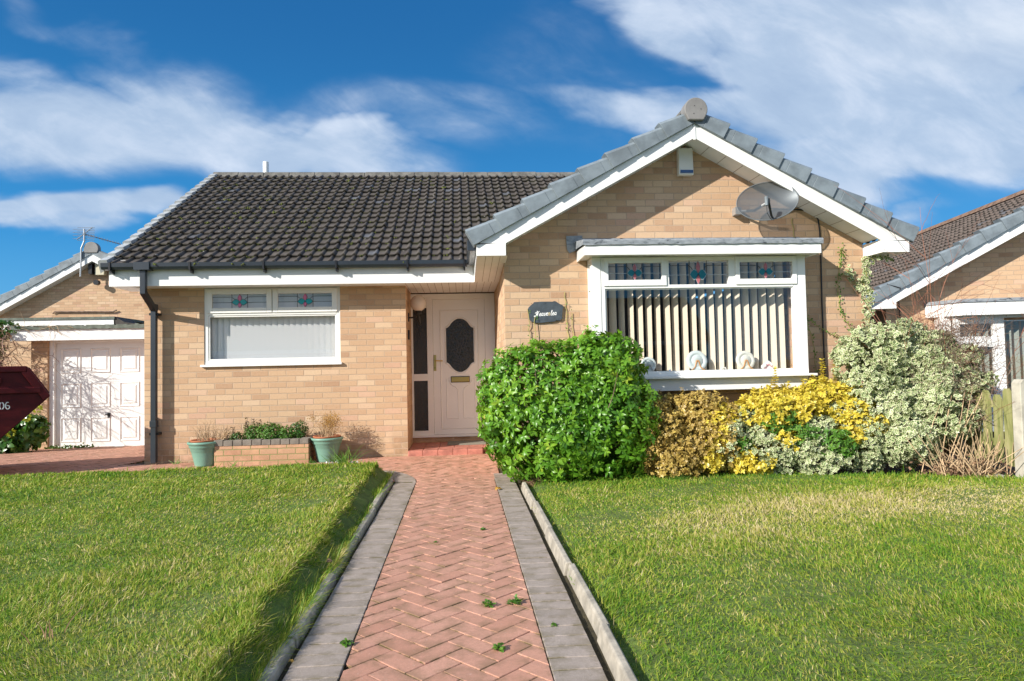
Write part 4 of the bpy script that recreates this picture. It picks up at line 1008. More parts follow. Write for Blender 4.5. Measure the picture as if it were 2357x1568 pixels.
def door():
    Y = 9.95; fm = MB(); z0 = .19; zt = 2.265
    # fixed frame: outer members, post between sidelight and door
    for a, b, c, d in ((-.742, -.690, z0, zt), (-.490, -.405, z0, zt), (.352, .498, z0, zt), (-.690, -.490, z0, .285), (-.690, -.490, 1.005, 1.105), (-.690, -.490, 2.065, zt), (-.405, .352, 2.185, zt)):
        fm.box(a, b, Y, Y + .07, c, d, M_DOOR)
    fm.box(-.742, .498, Y - .03, Y, z0 - .0, z0 + .035, M_DOOR)
    df = obj('door_frame', fm, None, HB, bevel=.004)
    obj('pane', MB().box(-.690, -.490, Y + .03, Y + .036, 1.105, 2.065), M_OBSC, df); obj('pane', MB().box(-.690, -.490, Y + .03, Y + .036, .285, 1.005), M_OBSC, df)
    # leaf with a shaped pane and moulded lower panels
    cx, zc = -.015, 1.52
    def arch(half, zs, zp, n=22):
        """one ogee end from left to right: shoulders at zs, peak at zp"""
        out = []
        for i in range(n + 1):
            t = -1 + 2 * i / n; a = abs(t)
            if a < .62: w = 1 - .50 * (a / .62) ** 2
            else: w = .5 * (1 - (a - .62) / .38) ** 2 
            out.append((t, w))
        return [(cx + t * half, zs + (zp - zs) * w) for t, w in out]
    def shape(g): return arch(.200 + g, 1.765 + g * .4, 1.902 + g)[::-1] + arch(.200 + g, 1.262 - g * .4, 1.122 - g)
    leaf = MB(); inner = shape(0); n = len(inner); x0, x1, za, zb = -.402, .349, .226, 2.183
    outer = []
    for x, z in inner:
        dx, dz = x - cx, z - zc; sx = ((x1 if dx > 0 else x0) - cx) / dx if abs(dx) > 1e-6 else 1e9; sz = ((zb if dz > 0 else za) - zc) / dz if abs(dz) > 1e-6 else 1e9
        k = min(abs(sx), abs(sz)); outer.append((cx + dx * k, zc + dz * k))
    yf = Y + .012
    vs = [(x, yf, z) for x, z in inner] + [(x, yf, z) for x, z in outer] + [(x, yf + .04, z) for x, z in inner]
    fs = [(i, (i + 1) % n, (i + 1) % n + n, i + n) for i in range(n)] + [(i, i + 2 * n, (i + 1) % n + 2 * n, (i + 1) % n) for i in range(n)]
    leaf.add(vs, fs, M_DOOR)
    for a, b in (((x0, za), (x0, zb)), ):
        pass
    leaf.box(x0, x1, yf + .001, yf + .002, za, za + .001, M_DOOR)
    for q in ((x0, zb), (x1, zb), (x1, za), (x0, za)):     # corner fans
        i = min(range(n), key=lambda k: (outer[k][0] - q[0]) ** 2 + (outer[k][1] - q[1]) ** 2)
    # rectangular backing just behind fills the corners
    for a, b, c, d in ((x0, x1, za, 1.10), (x0, x1, 1.93, zb), (x0, -.24, 1.10, 1.93), (.21, x1, 1.10, 1.93)): leaf.box(a, b, yf + .0015, yf + .04, c, d, M_DOOR)
    dl = obj('door', leaf, None, HB)
    def ring(poly, w, y0, y1, m):
        c = (sum(p[0] for p in poly) / len(poly), sum(p[1] for p in poly) / len(poly)); N = len(poly); mb = MB(); V = []
        for i in range(N):
            a, b, c2 = Vector(poly[i - 1]), Vector(poly[i]), Vector(poly[(i + 1) % N]); e1 = (b - a).normalized(); e2 = (c2 - b).normalized()
            nn = (Vector((-e1.y, e1.x)) + Vector((-e2.y, e2.x)));  nn = nn.normalized() if nn.length > 1e-5 else Vector((-e1.y, e1.x))
            if nn.dot(b - Vector(c)) < 0 and False: nn = -nn
            V += [(b.x, y1, b.y), (b.x + nn.x * w * .5, y0, b.y + nn.y * w * .5), (b.x + nn.x * w, y1, b.y + nn.y * w)]
        mb.add(V, [(3 * i + k, 3 * ((i + 1) % N) + k, 3 * ((i + 1) % N) + k + 1, 3 * i + k + 1) for i in range(N) for k in (0, 1)], m); return mb
    obj('moulding', ring(shape(.004), -.020, yf - .012, yf - .0005, M_DOOR), None, dl)
    obj('moulding', ring([(-.268, .245), (.208, .245), (.208, 2.075), (-.268, 2.075)] and [(-.305, .30), (.255, .30), (.255, 2.03), (-.305, 2.03)], .022, yf - .008, yf - .0005, M_DOOR), None, dl)
    for s_ in (-1, 1):
        xa, xb = cx + s_ * .20, cx + s_ * .045
        poly = [(xa, .46), (xb, .46), (xb, .86), (xb + s_ * .03, .90), (xb + s_ * .09, .93), (xb + s_ * .125, .99), (xa, 1.02)]
        obj('moulding', ring(poly if s_ > 0 else poly, .016 * s_, yf - .007, yf - .0005, M_DOOR), None, dl)
    obj('pane', MB().prism(shape(.003)[::-1], yf + .018, yf + .024, 'y'), M_OBSC2, dl)
    lb = MB().box(-.155, .118, yf - .012, yf - .001, .972, 1.060, M_DARK); lb.box(-.146, .110, yf - .022, yf - .012, .982, 1.050, M_BRASS); lb.box(-.135, .099, yf - .027, yf - .022, 1.000, 1.034, M_BRASS)
    obj('letterbox', lb, None, dl, bevel=.002)
    h = MB().box(-.400, -.362, yf - .012, yf - .0005, 1.145, 1.375, M_BRASS); h.tube([(-.381, yf - .01, 1.292), (-.381, yf - .05, 1.292), (-.36, yf - .056, 1.292), (-.268, yf - .054, 1.289)], .0085, 8, M_BRASS); h.lathe([(0, 0), (.007, 0), (.007, .004), (0, .004)], (-.381, yf - .012, 1.19), 8, M_DARK, 'y')
    obj('handle', h, None, dl, bevel=.003)
door()
def step():
    st = MB(); sk = MB()
    for i in range(5):
        x = -.712 + i * .195; sk.box(x, x + .191, 8.985, 9.24, -.05, .118)
    s1 = obj('step', sk, M_STEP, HB, bevel=.006)
    tl = MB()
    for i in range(6):
        for j in range(4): tl.box(-.712 + i * .2, -.712 + i * .2 + .196, 9.243 + j * .178, 9.243 + j * .178 + .174, -.05, .117)
    obj('tread', tl, M_STEP, s1, bevel=.004)
    t = MB()
    for i in range(24): t.box(-.20, .48, 9.50 + i * .0165, 9.50 + i * .0165 + .010, .119, .137)
    t.box(-.21, .485, 9.495, 9.90, .118, .128)
    tag(obj('doormat', t, M_MAT), 'ribbed grey green doormat on the red tiled front step', 'doormat')
step()
def flue():
    tag(obj('flue', MB().lathe([(.051, 0), (.051, .30), (.048, .305), (.04, .305), (.04, .25)], (-3.47, 12.55, 4.68), 20), M_UPVC, HB, smooth=False))
flue()

# ------------------------------------------------------------------ bay window
def bay():
    YF = 7.40; x0, x1 = 1.452, 3.886
    fr = frame_mb(1.552, 3.786, 1.045, 2.372, .044, YF, YF + .065)
    w = obj('bay_window', fr, M_UPVC, HB, bevel=.004)
    for a, b in ((x0, 1.550), (3.788, x1)):
        obj('corner_post', MB().box(a, b, YF - .006, YF + .09, 1.045, 2.375), M_UPVC, w, bevel=.005)
    for xs, sg in ((x0, 1), (x1, -1)):      # glazed cheeks
        ck = MB()
        a, b = (xs, xs + .05) if sg > 0 else (xs - .05, xs)
        for y0, y1, z0, z1 in ((YF + .09, YF + .12, 1.045, 2.37), (7.62, 7.659, 1.045, 2.37), (YF + .12, 7.62, 1.045, 1.10), (YF + .12, 7.62, 2.02, 2.08), (YF + .12, 7.62, 2.32, 2.37)): ck.box(a, b, y0, y1, z0, z1)
        obj('side_frame', ck, M_UPVC, w)
        m_ = (a + b) / 2; obj('pane', MB().box(m_ - .003, m_ + .003, YF + .12, 7.62, 1.10, 2.02), M_GLASS, w)
        obj('pane', MB().box(m_ - .003, m_ + .003, YF + .12, 7.62, 2.08, 2.32), M_GLASS, w)
    obj('transom', MB().box(1.596, 3.742, YF - .002, YF + .063, 2.022, 2.060), M_UPVC, w, bevel=.003)
    for a, b in ((2.284, 2.318), (3.000, 3.076)): obj('mullion', MB().box(a, b, YF, YF + .06, 2.060, 2.328), M_UPVC, w)
    obj('casement', frame_mb(1.580, 2.286, 2.050, 2.366, .054, YF - .018, YF + .022, wb=.066, wt=.062), M_UPVC, w, bevel=.004); stained(w, 1.634, 2.232, 2.116, 2.304, YF + .006, False)
    obj('casement', frame_mb(3.074, 3.782, 2.050, 2.366, .050, YF - .018, YF + .022, wb=.064, wt=.062), M_UPVC, w, bevel=.004); stained(w, 3.124, 3.732, 2.114, 2.304, YF + .006, False)
    stained(w, 2.318, 3.000, 2.062, 2.328, YF + .028, False)
    obj('pane', MB().box(1.590, 3.745, YF + .030, YF + .036, 1.085, 2.024), M_GLASS, w)
    obj('glazing_bead', frame_mb(1.596, 3.742, 1.089, 2.022, .014, YF + .016, YF + .029), M_UPVC, w)
    obj('sill', MB().box(1.42, 3.945, YF - .085, YF + .06, 1.018, 1.0445), M_UPVC, w, bevel=.004)
    ap = MB().box(x0 + .002, x1 - .002, YF + .01, YF + .035, .884, 1.0175); ap.box(x0 + .002, x0 + .027, YF + .035, 7.659, .884, 1.0175); ap.box(x1 - .027, x1 - .002, YF + .035, 7.659, .884, 1.0175); ap.box(x0 + .027, x1 - .027, YF + .035, 7.659, .886, .90)
    obj('apron', ap, M_UPVC, w)
    obj('window_board', MB().box(x0 + .05, x1 - .05, YF + .066, 7.95, 1.062, 1.085), M_UPVC, w)
    # fascia, soffit and lead roof
    fb = MB().box(1.332, 3.948, 7.15, 7.17, 2.358, 2.474); fb.box(1.332, 1.352, 7.17, GY - .001, 2.358, 2.474); fb.box(3.928, 3.948, 7.17, GY - .001, 2.358, 2.474); fb.box(1.352, 3.928, 7.17, GY - .001, 2.376, 2.388)
    obj('bay_fascia', fb, M_UPVC, w, bevel=.002)
    g = random.Random(5); ld = MB(); nx = 48; xs = [1.312 + (3.965 - 1.312) * i / nx for i in range(nx + 1)]
    # rows: front drip, front top, back top, upstand
    rows = []
    for i, x in enumerate(xs):
        q = g.gauss(0, .0012); rows.append([(x, 7.132 + q, 2.466 + g.gauss(0, .002)), (x, 7.128 + q, 2.512 + q), (x, 7.142, 2.524), (x, 7.655, 2.560 + q * .5), (x, 7.650, 2.628 + q * .4), (x, 7.658, 2.63)])
    k = 6; ld.add([p for r in rows for p in r], [(i * k + j, (i + 1) * k + j, (i + 1) * k + j + 1, i * k + j + 1) for i in range(nx) for j in range(k - 1)])
    ld.add([(1.312, 7.132, 2.466), (1.312, 7.128, 2.512), (1.312, 7.142, 2.524), (1.312, 7.655, 2.592), (1.312, 7.655, 2.50)], [(0, 1, 2, 3, 4)])
    ld.add([(3.965, 7.132, 2.466), (3.965, 7.128, 2.512), (3.965, 7.142, 2.524), (3.965, 7.655, 2.592), (3.965, 7.655, 2.50)], [(4, 3, 2, 1, 0)])
    ld.add([(1.215, 7.645, 2.615), (1.40, 7.642, 2.662), (1.40, 7.642, 2.52), (1.25, 7.645, 2.46), (1.222, 7.645, 2.50), (1.215, 7.645, 2.658)], [(0, 4, 3, 2, 1, 5)])
    obj('lead_roof', ld, M_LEAD, w)
    # cream vertical blind, vanes turned half open
    b = thing('vertical_blind', 'half open cream vertical blind in the bay window', 'blind', (2.66, 7.62, 1.10))
    sl = MB(); n = 21; g = random.Random(8)
    for i in range(n):
        x = 1.60 + i * .1035; closed = max(0, (i - 14) / 6); first = i < 2
        a = math.radians(126 + g.gauss(0, 2.5) + (12 * closed) - (0 if not first else -18)); L = .089; cxx, cy = x + .02, 7.63
        dx, dy = math.cos(a) * L / 2, math.sin(a) * L / 2; m = 4; pts = []
        for q in range(m + 1):
            t = -1 + 2 * q / m; bow = .005 * (1 - t * t); pts.append((cxx + dx * t - bow * math.sin(a), cy + dy * t + bow * math.cos(a)))
        z0, z1 = 1.102 + g.gauss(0, .002), 2.335; tw = g.gauss(0, .004)
        vs = [(p[0], p[1], z1) for p in pts] + [(p[0] + tw, p[1], z0) for p in pts]; sl.add(vs, [(q, q + 1, q + m + 2, q + m + 1) for q in range(m)])
    s_ = obj('slats', sl, M_BLIND, b); sm = s_.modifiers.new('thick', 'SOLIDIFY'); sm.thickness = .0012
    obj('rail', MB().box(1.52, 3.82, 7.605, 7.655, 2.335, 2.365), M_UPVC, b)
    ch = MB(); pts = [(2.12 + 1.1 * t, 7.575, 2.02 - .045 * (1 - (2 * t - 1) ** 2)) for t in np.linspace(0, 1, 16)]
    # plates on stands and ornaments standing on the window board
    ZB = 1.0865
    def plate(x, r, z, m, lab, standm, y=7.515, ty=R(10)):
        rot = Matrix.Rotation(-ty, 3, 'X')
        prof = [(.0, .012), (r * .50, .012), (r * .55, .004), (r * .62, .004), (r * .64, .010), (r * .97, -.004), (r, -.010), (r * .97, -.012), (r * .6, .0), (0, .002)]
        mb = MB().lathe(prof, (x, y, ZB + r * .99 + .006), 40, axis='y', tilt=rot)
        tag(obj('plate', mb, m, smooth=True), lab, 'plate', 'plates on stands in the bay window')
        st = MB(); zt = ZB + r * 1.0; yb = y - .016
        for s2 in (-1, 1): st.tube([(x + s2 * .012, yb - .004, zt), (x + s2 * .030, yb - .006, ZB + r * .45), (x + s2 * .055 * r / .08, yb - .012, ZB + .006)], [.007, .006, .006], 6)
        st.tube([(x - .014, yb, zt + .002), (x + .014, yb, zt + .002)], .008, 6)
        tag(obj('plate_stand', st, standm), None, 'plate stand', 'stands holding the plates')
        return bpy.context.scene
    for args in ((2.093, .088, 0, M_PLATE, 'smallest plate, beside the green bush, on a dark stand', M_STEEL), (2.648, .120, 0, M_PLATE, 'large pale blue plate in the middle of the bay window', M_WOOD), (3.212, .112, 0, M_PLATE2, 'cream plate on the right side of the bay window', M_WOOD)): plate(*args)
    st = [o for o in COL.objects if o.name.startswith('plate_stand')]
    for o, l in zip(sorted(st, key=lambda q: q.location.x), ('dark stand behind the smallest plate', 'orange wooden stand of the large pale blue plate', 'orange wooden stand of the cream plate')): o['label'] = l
    g = random.Random(4)
    def ornament(x, r, ms, lab, h=.05, k=9):
        mb = MB()
        for i in range(k):
            a = g.uniform(0, 6.28); rr = g.uniform(0, r); q = (x + rr * math.cos(a), 7.50 + rr * .5 * math.sin(a), ZB + g.uniform(.008, h)); s2 = r * g.uniform(.22, .4)
            mb.lathe([(0, -s2), (s2 * .7, -s2 * .7), (s2, 0), (s2 * .7, s2 * .7), (0, s2)], q, 8, g.choice(ms))
        mb.lathe([(0, 0), (r * .8, 0), (r * .7, .008), (0, .01)], (x, 7.50, ZB), 12, ms[0])
        tag(obj('ornament', mb, None, smooth=True), lab, 'ornament', 'china ornaments on the window board')
    ornament(2.305, .030, [M_CBLUE, M_PINK, M_CWHITE], 'tiny blue and pink china flower beside the smallest plate', .025, 8)
    ornament(2.945, .036, [M_CWHITE, M_PLATE2], 'small cream china animals between the two larger plates', .035, 10)
    ornament(3.46, .068, [M_PINK, M_CWHITE, M_CWHITE], 'pink and white china flower basket right of the cream plate', .085, 26)
    ornament(3.74, .016, [M_WOOD, M_DARK], 'narrow brown ornament in the right corner of the bay window', .06, 6)
bay()

# ------------------------------------------------------------------ things fixed to the house
def fittings():
    a = thing('alarm_box', 'white burglar alarm box with blue strip high under the gable', 'alarm box', (2.61, 7.60, 3.34))
    obj('case', MB().prism([(2.525, 3.345), (2.700, 3.342), (2.694, 3.655), (2.530, 3.655)], 7.575, 7.659, 'y'), M_FRAME, a, bevel=.008)
    obj('strip', MB().box(2.542, 2.690, 7.562, 7.576, 3.362, 3.396), M_BLUE, a, bevel=.003)
    # dish
    d = thing('satellite_dish', 'grey oval mesh satellite dish under the right rake', 'satellite dish', (3.45, 7.4, 2.96))
    c = Vector((3.448, 7.36, 2.966)); nrm = Vector((-.22, -1, .26)).normalized(); up = Vector((0, 0, 1)); ux = nrm.cross(up).normalized(); ux = -ux if ux.x < 0 else ux; uz = ux.cross(nrm); uz = uz if uz.z > 0 else -uz
    ta = R(9); ax = ux * math.cos(ta) + uz * math.sin(ta); az = -ux * math.sin(ta) + uz * math.cos(ta); mb = MB(); n = 40; rings = 7; vs = []
    for i in range(rings + 1):
        r = i / rings
        for k in range(n):
            t = 2 * math.pi * k / n; vs.append(c + ax * (.333 * r * math.cos(t)) + az * (.228 * r * math.sin(t)) + nrm * (.075 * r * r - .04))
    fs = [(i * n + k, i * n + (k + 1) % n, (i + 1) * n + (k + 1) % n, (i + 1) * n + k) for i in range(rings) for k in range(n)]
    mb.add(vs, fs); dd = obj('dish', mb, M_MESH, d, smooth=True)
    rim = MB(); rp = [c + ax * (.335 * math.cos(t)) + az * (.230 * math.sin(t)) + nrm * .035 for t in np.linspace(0, 2 * math.pi, 41)]; rim.tube(rp, .006, 6, cap=False); obj('rim', rim, M_DISHRIM, dd)
    arm = MB(); p0 = c + az * -.215 + ax * .02; p1 = c + nrm * .20 + az * -.13 + ax * -.05; arm.tube([p0, (p0 + p1) / 2 - Vector((0, 0, .03)), p1 + Vector((0, 0, .03)), p1 + Vector((.0, 0, .075))], [.012, .013, .014, .014], 8); obj('arm', arm, M_DARK, d)
    l = MB(); q = p1 + Vector((-.024, 0, .05)); l.tube([q + Vector((0, 0, .045)), q, q - Vector((0, 0, .05))], [.022, .019, .017], 12); obj('receiver', l, M_GREY, d)
    w = MB(); w.tube([q - Vector((0, 0, .05)), q - Vector((0, 0, .13)), p0 - Vector((.02, 0, .01))], .004, 6); obj('lead', w, M_DARK, d)
    br = MB(); br.box(3.17, 3.24, 7.56, 7.659, 2.88, 2.965); br.tube([(3.21, 7.60, 2.92), (3.35, 7.47, 2.90), c - nrm * .02], .016, 8); obj('bracket', br, M_STEEL, d)
    cb = MB(); cb.tube([(3.60, 7.56, 2.945), (3.78, 7.62, 2.945), (3.93, 7.645, 2.952), (4.08, 7.648, 2.940), (4.16, 7.65, 2.90), (4.20, 7.65, 2.83), (4.213, 7.65, 2.70), (4.217, 7.65, 2.45), (4.208, 7.65, 1.9), (4.210, 7.65, 1.2), (4.205, 7.65, .3)], .0085, 7)
    tag(obj('cable', cb, M_DARK), 'black cable from the dish down the gable wall', 'cable')
    # slate name sign
    s = thing('name_sign', 'rough edged slate house name sign between the door and bay window', 'sign', (.96, 7.64, 1.79))
    out = [(0, .35), (.03, .25), (.08, .18), (.13, .10), (.16, .07), (.17, .02), (.40, .0), (.60, .0), (.68, .01), (.73, -.02), (.78, .0), (.83, .06), (.88, .12), (.93, .15), (.97, .20), (.985, .28), (.96, .40), (.95, .58), (.94, .72), (.945, .79), (.91, .84), (.88, .90), (.84, .90), (.79, .87), (.76, .91), (.73, .94), (.60, .95), (.35, .99), (.22, .98), (.10, .93), (.05, .84), (.03, .70), (.005, .5)]
    P = [(.757 + u * .413, 1.913 - v * .243) for u, v in out]; obj('slate', MB().prism(P, 7.632, 7.652, 'y'), M_SLATE, s, bevel=.002)
    # strokes of the lettering: each letter as polylines on a unit grid, slanted
    glyph = {'H': [[(-.15, .55), (-.05, .75), (.1, .72), (.15, .5), (.05, .1), (-.1, -.1), (-.25, .0), (-.2, .15)], [(.55, .95), (.42, .8), (.38, .4), (.38, .05), (.5, 0)], [(.1, .95), (.2, 1.0), (.25, .7), (.2, .2)], [(.18, .45), (.4, .5)]],
             'e': [[(.02, .25), (.28, .30), (.27, .48), (.14, .5), (.03, .3), (.06, .06), (.2, .0), (.34, .12)]], 'a': [[(.32, .42), (.16, .5), (.03, .3), (.06, .05), (.2, .02), (.32, .2), (.34, .45), (.32, .08), (.44, .04)]],
             'v': [[(0, .45), (.08, .42), (.12, .02), (.2, .02), (.32, .25), (.34, .5), (.42, .42)]], 'n': [[(.02, .48), (.05, 0)], [(.05, .3), (.18, .5), (.28, .42), (.27, .05), (.38, .04)]], 'l': [[(.02, .3), (.16, .8), (.14, 1.0), (.06, .9), (.06, .1), (.16, 0), (.24, .08)]]}
    LT = MB(); LG = MB(); x = .842; k = .058; th = .0030; cnt = 0
    for i, ch in enumerate('Heavenlea'):
        for line in glyph[ch]:
            pts = [(x + (a + .22 * b) * k * 1.02, 1.748 + (x - .84) * .05 + b * k * (1.12 if ch not in 'Hl' else 1.0)) for a, b in line]
            for p, q in zip(pts, pts[1:]):
                p = Vector(p); q = Vector(q); d2 = (q - p); d2 = d2.normalized() if d2.length > 0 else Vector((1, 0)); nn = Vector((-d2.y, d2.x)) * th * (1.0 if ch != 'H' else 1.15); p = p - d2 * th * .4; q = q + d2 * th * .4
                (LG if i == 5 else LT).prism([tuple(p - nn), tuple(q - nn), tuple(q + nn), tuple(p + nn)], 7.6312 - cnt * .00001, 7.6318, 'y'); cnt += 1
        x += {'H': .60, 'e': .335, 'a': .42, 'v': .37, 'n': .40, 'l': .26}[ch] * k * 1.2
    obj('lettering', LT, M_WHITE, s); obj('lettering', LG, M_GOLD, s)
    for hx in (.80, .955 + .0): obj('screw', MB().lathe([(0, 0), (.004, 0), (.004, .003), (0, .003)], (hx, 7.632, 1.892), 8, axis='y'), M_DARK, s)
    # globe lamp on its bracket, on the porch return
    l = thing('wall_lamp', 'globe wall lamp on a black bracket in the porch', 'lamp', (-.64, 9.45, 1.95))
    gy = 9.42; gx = -.575; obj('globe', MB().lathe([(.001, -.115), (.045, -.105), (.080, -.078), (.104, -.040), (.113, .0), (.104, .040), (.080, .078), (.045, .102), (.001, .112)], (gx, gy, 2.082), 28), M_GLOBE, l, smooth=True)
    k_ = MB(); k_.lathe([(.040, 0), (.046, .035), (.046, .06), (.042, .062)], (gx, gy, 1.935), 16); k_.tube([(-.713, gy, 1.885), (-.60, gy, 1.885), (gx, gy, 1.90), (gx, gy, 1.945)], .012, 8); k_.tube([(gx, gy, 1.90), (gx + .01, gy, 1.82), (gx + .03, gy, 1.775)], [.024, .018, .008], 8); k_.box(-.7145, -.702, gy - .03, gy + .03, 1.83, 1.95)
    obj('bracket', k_, M_DARK, l)
    tag(obj('doorbell', MB().box(-.7148, -.690, 9.30, 9.345, 1.58, 1.71), M_DARK, bevel=.003), 'small black doorbell box on the porch side wall', 'doorbell')
def mesh_mat():
    m = mat('dish_mesh', (.12, .14, .155), .35, metal=.35); T = NT(m.node_tree); out = T.n['Material Output']; p = T.n['Principled BSDF']
    tr = T.new('ShaderNodeBsdfTransparent'); mx = T.new('ShaderNodeMixShader'); mx.inputs[0].default_value = .80
    T.l.new(tr.outputs[0], mx.inputs[1]); T.l.new(p.outputs[0], mx.inputs[2]); T.l.new(mx.outputs[0], out.inputs[0]); return m
M_MESH = mesh_mat(); M_DISHRIM = mat('dish_rim', (.13, .145, .155), .5)
fittings()

# ------------------------------------------------------------------ planter and pots
def planter():
    x0, x1, y0, y1, z0, z1 = -3.02, -1.895, 8.60, 9.025, .02, .29
    p = thing('planter', 'low brick planter with grey coping against the left wall', 'planter', (-2.46, 8.8, .03))
    w = MB().box(x0, x1, y0, y0 + .10, z0, z1); w.box(x0, x0 + .10, y0 + .10, y1, z0, z1); w.box(x1 - .10, x1, y0 + .10, y1, z0, z1)
    obj('wall', w, M_PLBRICK, p); c = MB(); n = 10
    g = random.Random(2)
    for i in range(n):
        a = x0 - .006 + (x1 - x0 + .012) * i / n; c.box(a + .003, a + (x1 - x0) / n - .003, y0 - .006, y0 + .102, z1, z1 + .068 + g.gauss(0, .003))
    for i in range(3):
        for q in (x0 - .006, x1 - .102): c.box(q, q + .108, y0 + .106 + i * .105, y0 + .106 + i * .105 + .10, z1, z1 + .068)
    obj('coping', c, M_COPING, p, bevel=.005); obj('soil', MB().box(x0 + .1, x1 - .1, y0 + .1, y1, z0, z1 + .03), M_SOIL, p)
    for x, y, lab in ((-3.165, 8.70, 'green plastic pot left of the brick planter holding dry twigs'), (-1.70, 8.76, 'green plastic pot right of the brick planter holding an orange brown plant')):
        t = thing('flower_pot', lab, 'flower pot', (x, y, .05), 'pots beside the brick planter')
        prof = [(0, .0), (.112, .0), (.118, .02), (.150, .16), (.157, .185), (.160, .19), (.164, .195), (.166, .225), (.180, .235), (.182, .25), (.186, .27), (.198, .276), (.203, .288), (.199, .302), (.186, .306), (.180, .30), (.172, .27), (0, .265)]
        obj('pot', MB().lathe(prof, (x, y, .045), 40), M_POT, t, smooth=True)
        obj('inner_pot', MB().lathe([(.150, .27), (.168, .316), (.172, .322), (.166, .326), (.150, .318), (.140, .30), (0, .30)], (x, y, .045), 32), M_TERRA, t, smooth=True)
        obj('soil', MB().lathe([(0, .30), (.148, .308), (0, .312)], (x, y, .045), 20), M_SOIL, t)
planter()
#@@MORE@@
# ------------------------------------------------------------------ neighbouring buildings
def hedge_twigs_seed(): return random.Random(21)
def left_neighbour():
    t = thing('bungalow', 'distant buff brick gabled bungalow beyond the white garage', 'house', (-10.35, 20, -.25))
    ax, zt, p = -10.35, 4.60, R(29.5); tp = math.tan(p); hw = 4.3; y = 20.
    w = MB().prism([(ax - hw, -.4), (ax + hw, -.4), (ax + hw, zt - hw * tp - .05), (ax, zt - .05), (ax - hw, zt - hw * tp - .05)], y + .3, y + .55, 'y'); w.box(ax - hw, ax - hw + .2, y + .55, y + 10, -.4, zt - hw * tp); w.box(ax + hw - .2, ax + hw, y + .55, y + 10, -.4, zt - hw * tp)
    obj('wall', w, M_FARBRICK, t)
    for s in (-1, 1):
        x = lambda q: ax + s * q
        obj('bargeboard', MB().prism([(x(.0), zt - .20), (x(hw + .3), zt - .20 - (hw + .3) * tp), (x(hw + .3), zt - (hw + .3) * tp), (x(0), zt)], y, y + .03, 'y'), M_UPVC, t)
        obj('soffit', MB().prism([(x(.0), zt - .19), (x(hw + .3), zt - .19 - (hw + .3) * tp), (x(hw + .3), zt - .18 - (hw + .3) * tp), (x(0), zt - .18)], y + .03, y + .32, 'y'), M_SOFFIT, t)
        v = MB(); verge_units(v, (ax, zt + .003), s, p, (hw + .35) / math.cos(p), y - .02, y + .18, .45, h=.20); obj('verge', v, M_GREY, t)
    rf = MB().add([(ax - hw - .35, y, zt - (hw + .35) * tp + .14), (ax - hw - .35, y + 10, zt - (hw + .35) * tp + .14), (ax, y + 10, zt + .14), (ax, y, zt + .14), (ax + hw + .35, y + 10, zt - (hw + .35) * tp + .14), (ax + hw + .35, y, zt - (hw + .35) * tp + .14)], [(0, 1, 2, 3), (3, 2, 4, 5)])
    obj('roof', rf, M_TILEN, t)
    d = MB(); pts = [(ax + .2 * math.cos(a), zt + .14 + .2 * math.sin(a)) for a in np.linspace(-.6, math.pi + .6, 20)]; d.prism(pts, y - .06, y + .1, 'y'); obj('ridge_end', d, M_DISC, t, bevel=.01)
    tag(obj('flue', MB().lathe([(.075, 0), (.075, .62), (.06, .63), (.0, .6)], (-9.72, 21.6, 4.35), 14), M_GUTTER, t))
    # parts of the left-hand eaves pipe on the wall
    pp = MB().tube([(-11.55, 20.27, 2.95), (-11.5, 20.25, 3.0), (-9.9, 20.25, 2.98), (-9.8, 20.25, 3.02)], .022, 6); obj('pipe', pp, M_TWIG, t)
    obj('vent', MB().lathe([(0, 0), (.075, 0), (.075, .12), (0, .12)], (-10.27, 20.17, 3.80), 12, axis='y'), M_DARK, t)
    a = thing('television_aerial', 'television aerial on a silver mast at the distant gable', 'aerial', (-10.6, 19.93, 4.0))
    obj('mast', MB().tube([(-10.62, 19.93, 3.95), (-10.60, 19.93, 4.75), (-10.52, 19.93, 4.95), (-10.52, 19.93, 5.30)], .022, 8), M_STEEL, a)
    el = MB(); el.tube([(-10.55, 19.9, 5.16), (-9.85, 20.6, 4.98)], .014, 5)
    for i in range(14):
        q = Vector((-10.50, 19.95, 5.15)).lerp(Vector((-9.85, 20.6, 4.98)), i / 13); el.tube([q + Vector((-.05, .05, 0)), q + Vector((.05, -.05, .0))], .006, 4); el.tube([q - Vector((0, 0, .05)), q + Vector((0, 0, .05))], .006, 4)
    for i in range(9):
        z = 4.98 + i * .045; el.tube([(-10.72 - .12 * (i % 2), 19.95, z), (-10.25, 19.95, z + .005)], .006, 4)
    el.tube([(-10.72, 19.93, 5.0), (-10.30, 19.93, 5.34)], .012, 4); obj('elements', el, M_STEEL, a)
    s = thing('floodlight', 'pale floodlight box under the distant gable peak', 'floodlight', (-10.25, 20.2, 4.05)); obj('case', MB().box(-10.33, -10.08, 20.12, 20.28, 4.02, 4.36), mat('cream_case', (.55, .50, .36), .5), s, bevel=.01); obj('bracket', MB().box(-10.50, -10.40, 20.1, 20.28, 4.05, 4.33), M_DARK, s)
    # flat-roofed lean-to between that house and our garage
    l = thing('flat_roofed_garage', 'flat roofed outbuilding showing only a white fascia above the garage roof', 'garage', (-9.0, 16.5, -.25))
    x0, x1 = -12.6, -8.05; obj('wall', MB().box(x0 + .15, x1 - .15, 16.6, 19.8, -.4, 2.30), M_FARBRICK, l); obj('fascia', MB().box(x0, x1, 16.5, 16.53, 2.28, 2.48), M_UPVC, l)
    obj('roof', MB().box(x0 - .03, x1 + .03, 16.47, 19.9, 2.481, 2.535), M_FELT, l)
